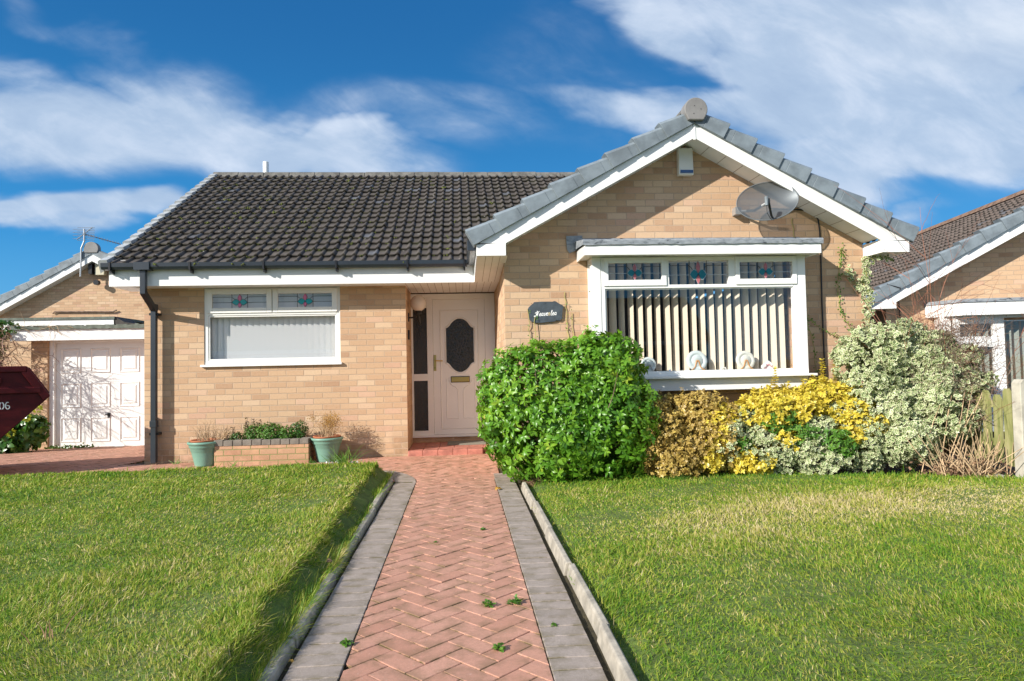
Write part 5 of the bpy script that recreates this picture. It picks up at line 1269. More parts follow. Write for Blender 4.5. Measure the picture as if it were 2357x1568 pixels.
    k = MB().prism([(x1 + .035, 2.53), (x1 + .25, 2.40), (x1 + 1.15, 2.26), (x1 + 1.15, 2.20), (x1 + .035, 2.36)], 16.5, 17.2, 'y'); obj('kerb_tiles', k, M_TILE_PLAIN, l)
M_TILE_PLAIN = mat('dark_tile_plain', (.06, .052, .046), .85, bump=(30, .6), var=.3, var_scale=12)
left_neighbour()
def garage():
    Y = 13.3; t = thing('garage', 'white panelled garage with flat felt roof left of the house', 'garage', (-6.7, 13.3, -.16))
    x0, x1 = -7.64, -5.50
    w = MB().box(-7.95, -7.66, Y - .02, Y + .22, -.4, 1.9); w.box(-5.36, -5.1, Y - .02, Y + .22, -.4, 1.9); w.box(-7.95, -7.73, Y + .22, Y + 5, -.4, 1.9); w.box(-7.73, -5.1, Y + 4.8, Y + 5, -.4, 1.9); w.box(-5.3, -5.1, Y + .22, Y + 4.8, -.4, 1.9)
    obj('wall', w, M_FARBRICK, t)
    obj('door_frame', frame_mb(-7.655, -5.37, -.165, 1.845, .085, Y + .03, Y + .12, wb=.004, wt=.05), M_UPVC, t)
    dr = MB().box(-7.565, -5.45, Y + .09, Y + .12, -.155, 1.795)
    d = obj('door', dr, M_UPVC, t)
    for r in range(3):
        for c in range(4):
            cx = -7.30 + c * .53; cz = 1.46 - r * .645; hw, hh = .185, .235; fr = Y + .09
            # moulded raised-and-fielded panel
            m = MB(); V = []
            for (a, b, dy) in ((hw, hh, -.001), (hw - .016, hh - .016, -.016), (hw - .038, hh - .038, .0), (hw - .06, hh - .06, -.002), (hw - .075, hh - .075, -.014)):
                V += [(cx - a, fr + dy, cz - b), (cx + a, fr + dy, cz - b), (cx + a, fr + dy, cz + b), (cx - a, fr + dy, cz + b)]
            m.add(V, [(4 * i + j, 4 * i + (j + 1) % 4, 4 * i + 4 + (j + 1) % 4, 4 * i + 4 + j) for i in range(4) for j in range(4)] + [(16, 17, 18, 19)])
            obj('panel', m, M_UPVC, d)
    h = MB().box(-6.64, -6.59, Y + .075, Y + .0895, .375, .475); h.box(-6.68, -6.59, Y + .055, Y + .075, .435, .455); obj('handle', h, M_DARK, d, bevel=.004)
    obj('fascia', MB().box(-8.17, -4.9, Y - .27, Y - .24, 1.835, 2.035), M_UPVC, t)
    obj('soffit', MB().box(-8.15, -4.9, Y - .24, Y + .25, 1.845, 1.86), M_SOFFIT, t)
    g = random.Random(9); rf = MB().box(-8.20, -4.9, Y - .26, Y + 5.1, 2.036, 2.06); n = 50
    for i in range(n):
        a = -8.21 + 3.3 * i / n; rf.box(a, a + 3.3 / n, Y - .31, Y - .245, 2.037 + g.uniform(-.006, .004), 2.105 + g.gauss(0, .005))
    obj('roof', rf, M_FELT, t)
garage()
def right_neighbour():
    th = -R(10.5); t = thing('bungalow', 'neighbouring bungalow at the right edge with brown tiled gable and bay window', 'house', (10.51, 9.82, -.05), rotz=th, local=True)
    p = R(28.4); tp = math.tan(p); c = math.cos(p); AZ = 4.195 + .05; L = 3.97; z0 = AZ - L * tp; yw = .35
    w = MB(); w.prism([(-L + .38, -.3), (L - .38, -.3), (L - .38, z0 + .10), (0, AZ - .18), (-L + .38, z0 + .10)], yw, yw + .22, 'y'); w.box(-L + .38, -L + .6, yw + .22, 9.0, -.3, z0 + .1)
    obj('wall', w, M_BRICK, t)
    for s in (-1, 1):
        x = lambda q: s * q
        obj('bargeboard', MB().prism([(x(0), AZ - .175), (x(L - .40), AZ - .175 - (L - .40) * tp), (x(L - .40), z0 - .06), (x(L), z0 - .06), (x(L), z0), (x(0), AZ)], .0, .03, 'y'), M_UPVC, t)
        obj('box_end', MB().box(min(x(L - .38), x(L)), max(x(L - .38), x(L)), .031, yw, z0 - .06, z0 + .0), M_UPVC, t)
        obj('soffit', MB().prism([(x(0), AZ - .16), (x(L - .2), AZ - .16 - (L - .2) * tp), (x(L - .2), AZ - .145 - (L - .2) * tp), (x(0), AZ - .145)], .03, yw + .01, 'y'), M_SOFFIT, t)
        v = MB(); verge_units(v, (0, AZ + .003), s, p, (L + .08) / c, -.03, .16, .36, h=.185); obj('verge', v, M_GREY, t)
    d = ([], [], [], []); Ls = (L + .08) / c; rows = 17
    tile_roof(d, (-L - .08, .10, z0 + .055), (0, 1, 0), (c, 0, math.sin(p)), 62, rows, .15, Ls / rows, jit=.004)
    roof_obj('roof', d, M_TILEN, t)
    b = MB().add([(0, .1, AZ + .13), (0, 9.4, AZ + .13), (L + .08, 9.4, z0 + .06), (L + .08, .1, z0 + .06)], [(0, 1, 2, 3)]); b.add([(-L, .12, z0 + .02), (-L, 9.4, z0 + .02), (0, 9.4, AZ + .08), (0, .12, AZ + .08)], [(0, 1, 2, 3)]); obj('roof_underlay', b, M_TILE_PLAIN, t)
    r = MB()
    for i in range(21):
        y = .05 + i * .445; pr = [(-.13, -.04), (-.085, .04), (-.03, .07), (.03, .07), (.085, .04), (.13, -.04)]; vs = [(q[0], y, AZ + .14 + q[1]) for q in pr] + [(q[0], y + .43, AZ + .14 + q[1]) for q in pr]; r.add(vs, [(j, j + 1, j + 7, j + 6) for j in range(5)] + [tuple(range(6)), tuple(range(6, 12))[::-1]])
    obj('ridge', r, M_TILEN2, t)
    obj('gutter', MB().box(-L - .13, -L - .03, .25, 9.3, z0 - .06, z0 + .02), M_GUTTER, t)
    obj('cable', MB().tube([(-L + .25, -.04, z0 + .33), (-L + .45, -.045, z0 + .26), (-L + .58, .33, z0 + .10), (-L + .60, .335, z0 - .3), (-L + .60, .335, .4)], .011, 6), M_DARK, t)
    # bay with splayed corner
    X0 = -2.98; zb, zt = 1.885, 2.085
    pl = [(X0, .34), (X0 + .30, -.22), (2.9, -.22), (2.9, .34)]
    bw = obj('bay_window', MB().prism(pl, zb, zt, 'z'), M_UPVC, t)
    obj('lead_roof', MB().prism([(a - .02 if a < 0 else a, b - .02 if b < 0 else b) for a, b in pl], zt + .002, zt + .055, 'z'), M_LEAD, bw)
    fr = MB(); y = -.02
    def win(x0, x1, z0_, z1, w=.06): fr.box(x0, x0 + w, y, y + .06, z0_, z1); fr.box(x1 - w, x1, y, y + .06, z0_, z1); fr.box(x0 + w, x1 - w, y, y + .06, z0_, z0_ + w); fr.box(x0 + w, x1 - w, y, y + .06, z1 - w, z1)
    fr.box(-2.86, -2.72, .08, .30, .55, 1.884); fr.box(-2.72, 2.6, y + .005, y + .05, 1.841, 1.884)
    win(-2.72, -2.06, 1.47, 1.84, .085); win(-2.72, -2.06, .55, 1.469, .085); fr.box(-2.06, -1.98, y, y + .06, .55, 1.84); fr.box(-2.72, 2.6, y - .03, y + .05, .50, .55); fr.box(1.3, 1.36, y, y + .06, .55, 1.8)
    obj('window_frame', fr, M_UPVC, bw); obj('apron', MB().box(-2.75, 2.6, y + .01, y + .25, .05, .499), M_UPVC, bw)
    obj('pane', MB().box(-2.64, 2.5, y + .025, y + .031, .6, 1.80), M_GLASS, bw)
    obj('interior_wall', MB().box(-2.72, 2.6, .40, .42, .1, 1.9), M_INT, bw)
    b2 = thing('vertical_blind', 'grey green vertical blind in the neighbouring bay window', 'blind', (9.6, 10.1, .5), rotz=th, local=True); b2.location = (10.51, 9.82, -.05)
    sl = MB()
    for i in range(45):
        x = -2.62 + i * .115; a = R(106); dx, dy = math.cos(a) * .045, math.sin(a) * .045; sl.add([(x - dx, .16 - dy, .56), (x + dx, .16 + dy, .56), (x + dx, .16 + dy, 1.79), (x - dx, .16 - dy, 1.79)], [(0, 1, 2, 3)])
    obj('slats', sl, M_BLINDG, b2); obj('rail', MB().box(-2.4, 2.5, .14, .18, 1.79, 1.81), M_UPVC, b2)
M_TILEN2 = mat('orange_brown_ridge', (.20, .125, .085), .9, bump=(60, .6), var=.35, var_scale=8)
right_neighbour()
def opposite():
    """the houses across the road, which the windows reflect"""
    for i, (x, w_, lab) in enumerate(((-9, 12, 'dark roofed bungalow across the road mirrored in the left window'), (8, 11, 'dark roofed bungalow across the road mirrored in the bay window'))):
        t = thing('bungalow', lab, 'house', (x, -22, -.3), 'bungalows across the road')
        obj('wall', wall_holes(MB(), x - w_ / 2, x + w_ / 2, -.4, 2.4, -22.2, -22.0, [(x - 3, x - 1, .9, 2.1), (x + 1, x + 3, .9, 2.1)]), M_FARBRICK, t)
        obj('roof', MB().prism([(-21.6, 2.35), (-26.2, 5.2), (-30.8, 2.35)], x - w_ / 2 - .3, x + w_ / 2 + .3, 'x'), M_TILE_PLAIN, t)
        obj('fascia', MB().box(x - w_ / 2 - .3, x + w_ / 2 + .3, -21.62, -21.58, 2.15, 2.36), M_UPVC, t)
        for q in (x - 3, x + 1):
            wd = obj('window', frame_mb(q, q + 2, .9, 2.1, .07, -22.1, -22.02), M_UPVC, t); obj('pane', MB().box(q + .07, q + 1.93, -22.08, -22.07, .97, 2.03), M_OBSC, wd)
    tag(sheet('road', -60, 60, -14, -7, 4, 4, lambda x, y: -.30, M_ASPH), kind='structure')
opposite()

# ------------------------------------------------------------------ skip
def skip():
    t = thing('skip', 'dark red waste skip on the driveway at the left edge with white 06', 'skip', (-4.765, 8.30, .0), rotz=R(30), local=True)
    ya, yb = 0., 1.65; X = lambda x: (x + 4.765) * .845
    side = [(-4.765, .955), (-4.80, .925), (-5.79, .10), (-8.3, .10), (-9.3, .925), (-9.34, .955), (-9.08, 1.30), (-5.02, 1.30)]
    Q = lambda P: [(X(a), b) for a, b in P]
    obj('side_panel', MB().prism(Q(side), ya + .03, ya + .04, 'y'), M_SKIP, t); obj('side_panel', MB().prism(Q(side), yb - .04, yb - .03, 'y'), M_SKIP, t)
    e = MB(); e.prism(Q([(-4.80, .925), (-4.76, .955), (-5.77, .10), (-5.81, .10)]), ya + .041, yb - .041, 'y'); e.prism(Q([(-9.3, .925), (-9.34, .955), (-8.32, .10), (-8.28, .10)]), ya + .041, yb - .041, 'y'); e.box(X(-8.28), X(-5.80), ya + .041, yb - .041, .101, .12); obj('end_panel', e, M_SKIP, t)
    for y0, y1 in ((ya, ya + .075), (yb - .075, yb)):
        r = MB(); r.box(X(-9.1), X(-5.02), y0, y1, 1.245, 1.312)
        r.prism(Q([(-5.019, 1.312), (-4.755, .965), (-4.83, .915), (-5.085, 1.244), (-5.019, 1.244)]), y0 + .001, y1 - .001, 'y')
        r.prism(Q([(-9.10, 1.312), (-9.36, .965), (-9.29, .915), (-9.03, 1.244), (-9.10, 1.244)]), y0 + .001, y1 - .001, 'y')
        r.box(X(-9.25), X(-4.865), y0 - .002, y1 - .002, 1.002, 1.068)
        obj('rail', r, M_SKIP, t, bevel=.006)
    obj('lug', MB().box(X(-5.345), X(-5.295), ya - .03, ya + .03, 1.12, 1.18), M_SKIP, t, bevel=.005)
    obj('contents', MB().box(X(-9.0), X(-5.2), ya + .06, yb - .06, 1.12, 1.2), M_SKIPIN, t)
    n = MB(); y0, y1 = ya + .0265, ya + .0295
    def arc(cx, cz, rx, rz, a0, a1, w, k=10):
        for i in range(k):
            p = [a0 + (a1 - a0) * (i + j) / k for j in (0, 1)]; n.prism([(cx + rx * math.cos(p[0]), cz + rz * math.sin(p[0])), (cx + rx * math.cos(p[1]), cz + rz * math.sin(p[1])), (cx + (rx - w) * math.cos(p[1]), cz + (rz - w * .7) * math.sin(p[1])), (cx + (rx - w) * math.cos(p[0]), cz + (rz - w * .7) * math.sin(p[0]))], y0, y1, 'y')
    z = .868; a = X(-5.291); b = X(-5.228); arc(a, z, .026, .042, R(-80), R(80), .013); arc(a, z, .026, .042, R(100), R(260), .013)
    arc(b, z, .024, .042, R(60), R(250), .012); arc(b + .001, z - .018, .023, .024, R(-120), R(120), .011)
    obj('number', n, M_WHITE, t)
skip()

# ------------------------------------------------------------------ fence
def fence():
    f = thing('fence', 'green stained picket fence beside the concrete post', 'fence', (5.33, 7.2, 0))
    g = random.Random(6); rl = MB()
    for i in range(22):
        y = 6.235 + i * .138; h = .83 + g.uniform(-.05, .03) + (.03 if i < 4 else 0); tx = g.gauss(0, .008)
        m = MB(); m.prism([(y, .13 + g.uniform(-.02, .03)), (y + .100, .13), (y + .100 + tx, h - .03), (y + .08 + tx, h), (y + .03 + tx, h), (y + tx, h - .04)], 5.29, 5.308, 'x'); obj('picket', m, M_FENCE, f)
    for z in (.30, .68): obj('rail', MB().box(5.309, 5.345, 6.25, 9.1, z, z + .07), M_FENCE, f)
    p = thing('fence_post', 'pale concrete fence post at the right edge', 'fence post', (5.45, 6.18, -.05))
    obj('post', MB().prism([(5.27, -.1), (5.40, -.1), (5.395, .93), (5.37, .965), (5.30, .965), (5.272, .93)], 6.10, 6.21, 'y'), M_POST, p, bevel=.006)
    st = MB()
    for i in range(16):
        x = 5.05 + g.random() * .6; y = 6.1 + g.random() * .5; r = g.uniform(.02, .07); st.lathe([(0, -r * .6), (r * .8, -r * .3), (r, 0), (r * .7, r * .5), (0, r * .7)], (x, y, .0), 7)
    tag(obj('rubble', st, M_POST), 'broken pale stones at the foot of the fence post', 'rubble', kind='stuff')
fence()

# ------------------------------------------------------------------ shrubs
def shrub(name, label, cat, base, parts_fn, group=None):
    t = thing(name, label, cat, base, group); parts_fn(t); return t
def stems(t, c, n, r, h, m, seed, r0=.007, spread=.5, branch=.25):
    g = random.Random(seed); mb = MB(); st = []; ds = []
    for i in range(n):
        a = g.uniform(0, 6.28); q = g.random() ** .5; st.append((c[0] + r[0] * .3 * q * math.cos(a), c[1] + r[1] * .3 * q * math.sin(a), .0)); ds.append((math.cos(a) * spread * r[0], math.sin(a) * spread * r[1], 1))
    twigs(mb, st, ds, [h * g.uniform(.6, 1.) for _ in range(n)], r0, .18, 5, branch, 0, g, 4); obj('stem', mb, m, t)
def choisya(t):
    bl = [(1.09, 7.06, .70, .885, .44, .72), (1.42, 7.05, 1.10, .50, .36, .40), (.62, 7.08, .78, .46, .42, .62), (1.52, 7.02, .55, .53, .44, .58), (.95, 6.98, .42, .62, .42, .46)]
    P, O = shell(bl, 6400, 2.7, .09, 4.5, 21, .30, .04, keep=lambda p: (p[:, 1] < 7.55) & ~((p[:, 1] > 7.34) & (p[:, 0] > 1.38) & (p[:, 2] > .85)))
    # hollows: thin the shoots where the noise is low
    g = np.random.default_rng(3); ok = g.random(len(P)) < .28 + .8 * (lumps(P, 6.5, 33) * .6 + .5); P, O = P[ok], O[ok]
    Lv = Leaves(); whorls(Lv, P, O, 6, .070, .0168, 5, (50, 110), .10, 0, .9, .34, .5, .25, .30)
    # leggy new shoots on top and bright sprigs
    g = np.random.default_rng(8); n = 150; x = g.uniform(.35, 1.9, n); y = g.uniform(6.8, 7.3, n)
    z = 1.36 + .10 * np.exp(-((x - 1.32) / .12) ** 2) + .03 * np.sin(x * 9) + g.uniform(-.05, .06, n) - .13 * np.clip(np.abs(x - 1.1) - .5, 0, 1) * 1.6
    Q = np.column_stack([x, y, z]); whorls(Lv, Q, np.tile([0, -.2, 1.], (n, 1)), 6, .06, .013, 9, (30, 80), .6, .45, .96, .25, .2)
    n = 26; Q = np.column_stack([g.normal(1.34, .035, n), g.normal(7.0, .03, n), g.uniform(1.42, 1.60, n)]); whorls(Lv, Q, np.tile([0, 0, 1.], (n, 1)), 5, .05, .011, 10, (30, 80), .6, .5, .9, .25, .2)
    Lv.build('foliage', M_CHOI, t); stems(t, (1.1, 7.1), 34, (.8, .4), 1.35, M_TWIG, 5, .010)
shrub('evergreen_shrub', 'large rounded glossy green shrub between the path and the bay window', 'shrub', (1.1, 7.05, 0), choisya)
def euo(bl, n, m, leaf, seed, k=6, shoots=(), lump=.16, rhi=1., stem_c=None, stem_m=None, keepx=None, up=.5, thin=1.0, floor=.08):
    def fn(t):
        keep = lambda p: ~((p[:, 1] > 7.33) & (p[:, 0] > 1.4) & (p[:, 0] < 3.95) & (p[:, 2] > .84)) & ~((p[:, 1] > 7.64) & (p[:, 0] < 4.8)) & (keepx(p) if keepx else True)
        P, O = shell(bl, n, 2.2, lump, 6., seed, .35, .03, keep)
        g = np.random.default_rng(seed); ok = g.random(len(P)) < floor + thin * (lumps(P, 7.5, seed + 1) * .75 + .5); P, O = P[ok], O[ok]
        Lv = Leaves(); whorls(Lv, P, O, k, leaf[0], leaf[1], seed + 2, (35, 95), up, 0, rhi, .5, .35, .15, .12)
        # second tier just below each tip, as opposite pairs do
        whorls(Lv, P - O * .022, O, 4, leaf[0], leaf[1], seed + 3, (60, 100), up, 0, rhi, .5, .35, .15, .12)
        for (x, y, z0, z1, w) in shoots:
            kk = int((z1 - z0) / .022); zz = np.linspace(z0, z1, kk); Q = np.column_stack([x + w * np.sin(zz * 7 + x * 9), np.full(kk, y) + .01 * np.cos(zz * 9), zz]); 
            whorls(Lv, Q, np.tile([0, -.1, 1.], (kk, 1)), 6, leaf[0] * .95, leaf[1], seed + 11, (35, 75), .5, .2, rhi, .2, .2)
        Lv.build('foliage', m, t); c = stem_c or bl[0]; stems(t, c, 14, (c[3] if len(c) > 3 else .4, .25), .6 * (c[5] + c[2]) if len(c) > 5 else .5, stem_m or M_TWIG, seed, .006)
    return fn
shrub('gold_leaved_shrub', 'dull gold small leaved shrub under the left half of the bay window', 'shrub', (2.3, 7.1, 0),
      euo([(2.70, 7.0, .42, .24, .3, .40), (1.98, 7.04, .60, .26, .28, .24), (2.06, 6.94, .50, .26, .26, .24), (2.45, 6.98, .70, .24, .24, .18), (2.3, 7.1, .66, .34, .22, .20), (2.22, 7.02, .36, .38, .34, .36), (2.52, 7.02, .42, .36, .34, .38), (2.02, 7.04, .42, .30, .30, .36), (2.15, 6.88, .20, .3, .26, .2)], 8500, M_BROWNY, (.032, .0095), 41, thin=1.4, floor=.5, shoots=[(2.08, 7.08, .62, .90, .01), (2.30, 7.05, .65, .92, .01), (2.40, 7.1, .66, .85, .01), (2.56, 7.07, .68, .90, .012), (2.66, 7.02, .68, .88, .01), (2.18, 7.1, .66, .86, .01)], lump=.12))
shrub('yellow_shrub', 'bright yellow leaved shrub with tall shoots under the right half of the bay window', 'shrub', (3.6, 7.1, 0),
      euo([(3.28, 7.06, .55, .50, .32, .33), (3.80, 7.06, .60, .46, .34, .38), (4.05, 7.0, .58, .34, .34, .38), (3.05, 6.98, .62, .34, .28, .20), (2.62, 6.84, .52, .20, .14, .24), (2.50, 6.82, .22, .12, .12, .14), (2.86, 6.84, .20, .16, .16, .20), (3.50, 6.92, .66, .40, .25, .20), (4.20, 6.82, .50, .20, .18, .20), (3.30, 6.72, .40, .15, .12, .10), (3.95, 6.70, .42, .13, .12, .09), (2.98, 6.72, .16, .14, .12, .12), (3.15, 6.80, .62, .2, .14, .12)], 7600, M_YELL, (.043, .0125), 52, thin=1.4, floor=.25,
          shoots=[(3.31, 7.0, .78, 1.10, .012), (3.28, 7.0, .72, .98, .012), (3.06, 7.02, .74, .90, .012), (3.44, 7.0, .75, .95, .01), (3.86, 7.05, .9, 1.18, .014), (4.02, 7.1, .9, 1.22, .012), (3.70, 7.0, .85, 1.02, .012), (3.60, 7.0, .8, .98, .01), (4.15, 7.0, .8, 1.05, .01)], lump=.2, rhi=.95))
shrub('variegated_shrub', 'low white edged shrub sprawling in front of the gold leaved shrub', 'shrub', (2.95, 6.88, 0),
      euo([(2.80, 6.95, .34, .28, .20, .27), (3.05, 6.90, .44, .30, .18, .14), (3.20, 6.86, .18, .36, .22, .19), (2.92, 6.94, .60, .24, .16, .12), (3.10, 6.74, .30, .30, .14, .12), (2.74, 6.80, .50, .16, .12, .12), (2.66, 6.74, .30, .12, .10, .12)], 2700, M_VARI, (.036, .0125), 63, thin=1.6, lump=.22))
shrub('variegated_shrub', 'spreading white edged shrub low in front of the yellow shrub', 'shrub', (3.9, 6.85, 0),
      euo([(3.75, 6.86, .46, .42, .20, .16), (4.15, 6.84, .36, .38, .24, .32), (3.70, 6.78, .16, .42, .22, .17), (3.95, 6.86, .66, .26, .14, .10), (3.45, 6.74, .30, .24, .14, .14)], 3200, M_VARI, (.037, .0125), 74, thin=1.4, lump=.22))
shrub('variegated_shrub', 'largest white edged shrub, climbing above the fence on the right', 'shrub', (4.7, 6.9, 0),
      euo([(4.42, 6.98, 1.28, .42, .30, .30), (4.30, 6.95, .98, .34, .30, .26), (4.80, 6.92, 1.18, .34, .26, .24), (4.40, 6.86, .66, .38, .30, .26), (4.86, 6.82, .78, .40, .30, .22), (4.55, 6.76, .34, .40, .26, .24), (4.98, 6.72, .50, .24, .22, .16), (5.36, 6.78, .92, .20, .2, .12), (5.30, 6.85, 1.18, .14, .16, .14), (5.20, 6.75, .62, .22, .2, .10), (5.10, 6.95, 1.24, .20, .18, .17), (5.14, 6.80, .90, .26, .2, .09), (4.08, 6.98, 1.22, .13, .14, .10), (4.75, 7.0, 1.42, .24, .2, .14), (5.0, 6.95, 1.34, .26, .2, .14), (4.98, 6.86, 1.02, .3, .24, .2)], 11000, M_VARI, (.040, .0140), 85, thin=1.3, floor=.28, lump=.34, up=.2))
def green_sprig(t):
    Lv = Leaves(); P, O = shell([(3.20, 6.80, .58, .24, .14, .14), (3.80, 6.68, .34, .24, .12, .14), (3.45, 6.76, .42, .24, .12, .14), (2.82, 6.80, .36, .14, .1, .10)], 900, 2.2, .2, 6, 5, .4, .03); whorls(Lv, P, O, 5, .042, .012, 6, (40, 95), .4, 0, .9, .4); Lv.build('foliage', M_GREEN, t)
shrub('green_shrub', 'fresh green unvariegated sprigs among the yellow and white edged shrubs', 'shrub', (3.4, 6.8, .0), green_sprig)
def red_twigs(t):
    g = random.Random(31); mb = MB(); st = []; ds = []; L = []
    for i in range(26):
        st.append((5.13 + g.gauss(0, .10), 7.02 + g.gauss(0, .10), .0)); ds.append((g.gauss(.03, .13), g.gauss(0, .08), 1)); L.append(g.uniform(1.5, 2.05))
    L[0] = 2.85; ds[0] = (-.02, 0, 1); L[1] = 2.35
    twigs(mb, st, ds, L, .0055, .10, 10, .38, 0, g, 3, .3); obj('stem', mb, M_TWIGR, t)
    mb = MB(); st = []; ds = []; L = []
    for i in range(900):
        st.append((5.18 + g.gauss(0, .22), 6.78 + g.gauss(0, .14), g.uniform(.45, 1.50))); ds.append((g.gauss(.0, .8), g.gauss(0, .6), g.gauss(.5, .5))); L.append(g.uniform(.12, .32))
    twigs(mb, st, ds, L, .0028, .4, 5, .3, 0, g, 3, .3); obj('twigs', mb, M_TWIG, t)
    Lv = Leaves(); n = 2600; G = np.random.default_rng(5); P = np.column_stack([G.normal(5.18, .22, n), G.normal(6.78, .14, n), G.uniform(.5, 1.6, n)]); Lv.add(P, G.normal(size=(n, 3)), G.normal(size=(n, 3)), .014, .004, G.random(n)); Lv.build('buds', M_BROWN, t)
shrub('bare_shrub', 'bare reddish twiggy shrub rising against the neighbouring roof', 'shrub', (5.12, 7.0, 0), red_twigs)
def dry_stalks(t):
    g = random.Random(14); mb = MB(); st = []; ds = []; L = []
    for i in range(95):
        st.append((4.98 + g.gauss(0, .14), 6.38 + g.gauss(0, .10), -.01)); ds.append((g.gauss(.05, .35), g.gauss(0, .25), g.uniform(.3, 1.2))); L.append(g.uniform(.15, .55))
    for i in range(8): st.append((4.8 + g.gauss(0, .12), 6.55, 0)); ds.append((g.gauss(.2, .15), 0, 1)); L.append(g.uniform(.7, .95))
    twigs(mb, st, ds, L, .0058, .10, 4, .05, .03, g, 4, .5); obj('stalks', mb, M_TWIGP, t)
    Lv = Leaves(); n = 900; G = np.random.default_rng(6); P = np.column_stack([G.normal(4.95, .22, n), G.normal(6.42, .12, n), np.abs(G.normal(.04, .07, n))]); Lv.add(P, G.normal(size=(n, 3)) * [1, 1, .4], G.normal(size=(n, 3)) + [0, 0, 1], .035, .010, G.random(n)); Lv.build('litter', M_BROWN, t)
shrub('dry_stalks', 'clump of cut pale brown stalks and dead leaves by the fence', 'dead plant', (4.98, 6.38, 0), dry_stalks)
def ivy(name, label, paths, leaf, n, seed, m=M_GREEN, wide=.02, sm=M_TWIGG):
    t = thing(name, label, 'climbing plant', paths[0][0]); mb = MB(); Lv = Leaves(); G = np.random.default_rng(seed)
    for q in paths:
        pts = [Vector(p) for p in q]; out = []
        for a, b in zip(pts, pts[1:]):
            for i in range(6): out.append(a.lerp(b, i / 6) + Vector((G.normal() * .006, 0, G.normal() * .004)))
        out.append(pts[-1]); obj('stem', MB().tube(out, .0042, 5), sm, t)
        if n:
            k = int(n * sum((a - b).length for a, b in zip(pts, pts[1:]))); idx = G.integers(0, len(out), k); P = np.array([tuple(out[i]) for i in idx]) + G.normal(size=(k, 3)) * [wide, .012, .02]
            P[:, 1] = np.minimum(P[:, 1], 7.63); Lv.add(P, G.normal(size=(k, 3)) * [1, .4, 1] + [0, -.4, -.2], G.normal(size=(k, 3)) * .5 + [0, -1, .3], leaf, leaf * .38, G.random(k))
    if n: Lv.build('foliage', m, t)
ivy('climbing_plant', 'variegated climber hanging at the right corner of the gable wall', [[(4.70, 7.63, 1.30), (4.73, 7.62, 1.7), (4.70, 7.61, 2.05), (4.74, 7.60, 2.36)], [(4.70, 7.62, 1.95), (4.60, 7.63, 2.12), (4.50, 7.635, 2.24)], [(4.74, 7.60, 2.34), (4.85, 7.5, 2.36), (4.95, 7.45, 2.32)], [(4.72, 7.6, 1.35), (4.76, 7.6, 1.8), (4.72, 7.58, 2.3)]], .042, 210, 91, M_VARI, .030)
ivy('climbing_plant', 'thin yellow green climber stem on the wall left of the right corner', [[(4.60, 7.645, 1.45), (4.50, 7.648, 1.62), (4.42, 7.65, 1.80), (4.40, 7.65, 2.05), (4.44, 7.65, 2.30), (4.47, 7.65, 2.50)]], .024, 110, 92, wide=.018)
ivy('climbing_plant', 'thin climber stem between the bay window and the black cable', [[(4.12, 7.645, .9), (4.08, 7.648, 1.4), (3.98, 7.65, 1.75), (3.955, 7.65, 2.2), (3.95, 7.65, 2.34)], [(4.02, 7.648, 1.70), (4.2, 7.64, 1.55), (4.45, 7.64, 1.42)]], .022, 70, 93, wide=.015)
ivy('climbing_plant', 'bare climber stem above the lead roof of the bay window', [[(3.90, 7.65, 2.62), (3.885, 7.65, 2.85)]], .02, 0, 94)
ivy('climbing_plant', 'dry yellow stems running up the wall past the name sign', [[(.77, 7.64, 1.40), (.775, 7.64, 1.6), (.755, 7.628, 1.83)], [(.83, 7.628, 1.35), (.838, 7.626, 1.74)], [(1.21, 7.648, 1.35), (1.20, 7.648, 1.7), (1.185, 7.65, 2.02)], [(1.27, 7.648, 1.35), (1.262, 7.648, 1.78)]], .02, 14, 95, wide=.012)

# ------------------------------------------------------------------ plants round the planter
def potted(name, label, base, fn): return shrub(name, label, 'plant', base, fn)
def pot_twigs(t):
    g = random.Random(17); mb = MB(); st = []; ds = []; L = []
    for i in range(85): st.append((-3.15 + g.gauss(0, .07), 8.70 + g.gauss(0, .05), .34)); ds.append((g.gauss(-.02, .30), g.gauss(0, .2), 1)); L.append(g.uniform(.08, .30))
    for i in range(60): st.append((-2.97 + g.gauss(0, .05), 8.74 + g.gauss(0, .05), .36)); ds.append((g.gauss(.2, .5), g.gauss(0, .3), 1)); L.append(g.uniform(.06, .22))
    twigs(mb, st, ds, L, .0024, .25, 5, .35, 0, g, 3); obj('twigs', mb, M_TWIGP, t)
potted('dry_plant', 'dry pale twigs in the left green pot', (-3.15, 8.70, .34), pot_twigs)
def pot_orange(t):
    g = random.Random(18); mb = MB(); st = []; ds = []; L = []; tips = []
    for i in range(90): st.append((-1.70 + g.gauss(0, .05), 8.76 + g.gauss(0, .04), .34)); ds.append((g.gauss(.05, .36), g.gauss(0, .25), 1)); L.append(g.uniform(.10, .30))
    twigs(mb, st, ds, L, .0022, .2, 5, .35, 0, g, 3); obj('twigs', mb, M_TWIGP, t)
    G = np.random.default_rng(4); n = 1300; P = np.column_stack([G.normal(-1.655, .062, n), G.normal(8.76, .05, n), G.normal(.545, .055, n)]); Lv = Leaves(); Lv.add(P, G.normal(size=(n, 3)) + [0, 0, .5], G.normal(size=(n, 3)), .014, .004, G.random(n)); n = 120
    P = np.column_stack([G.normal(-1.87, .03, n), G.normal(8.74, .03, n), G.normal(.60, .03, n)]); Lv.add(P, G.normal(size=(n, 3)), G.normal(size=(n, 3)), .014, .004, G.random(n) * .2); Lv.build('foliage', M_ORANGE, t)
    obj('side_twig', MB().tube([(-1.75, 8.76, .34), (-1.86, 8.74, .46), (-1.87, 8.74, .62)], .0022, 4), M_TWIGP, t)
potted('dry_plant', 'orange brown dried plant in the right green pot', (-1.70, 8.76, .34), pot_orange)
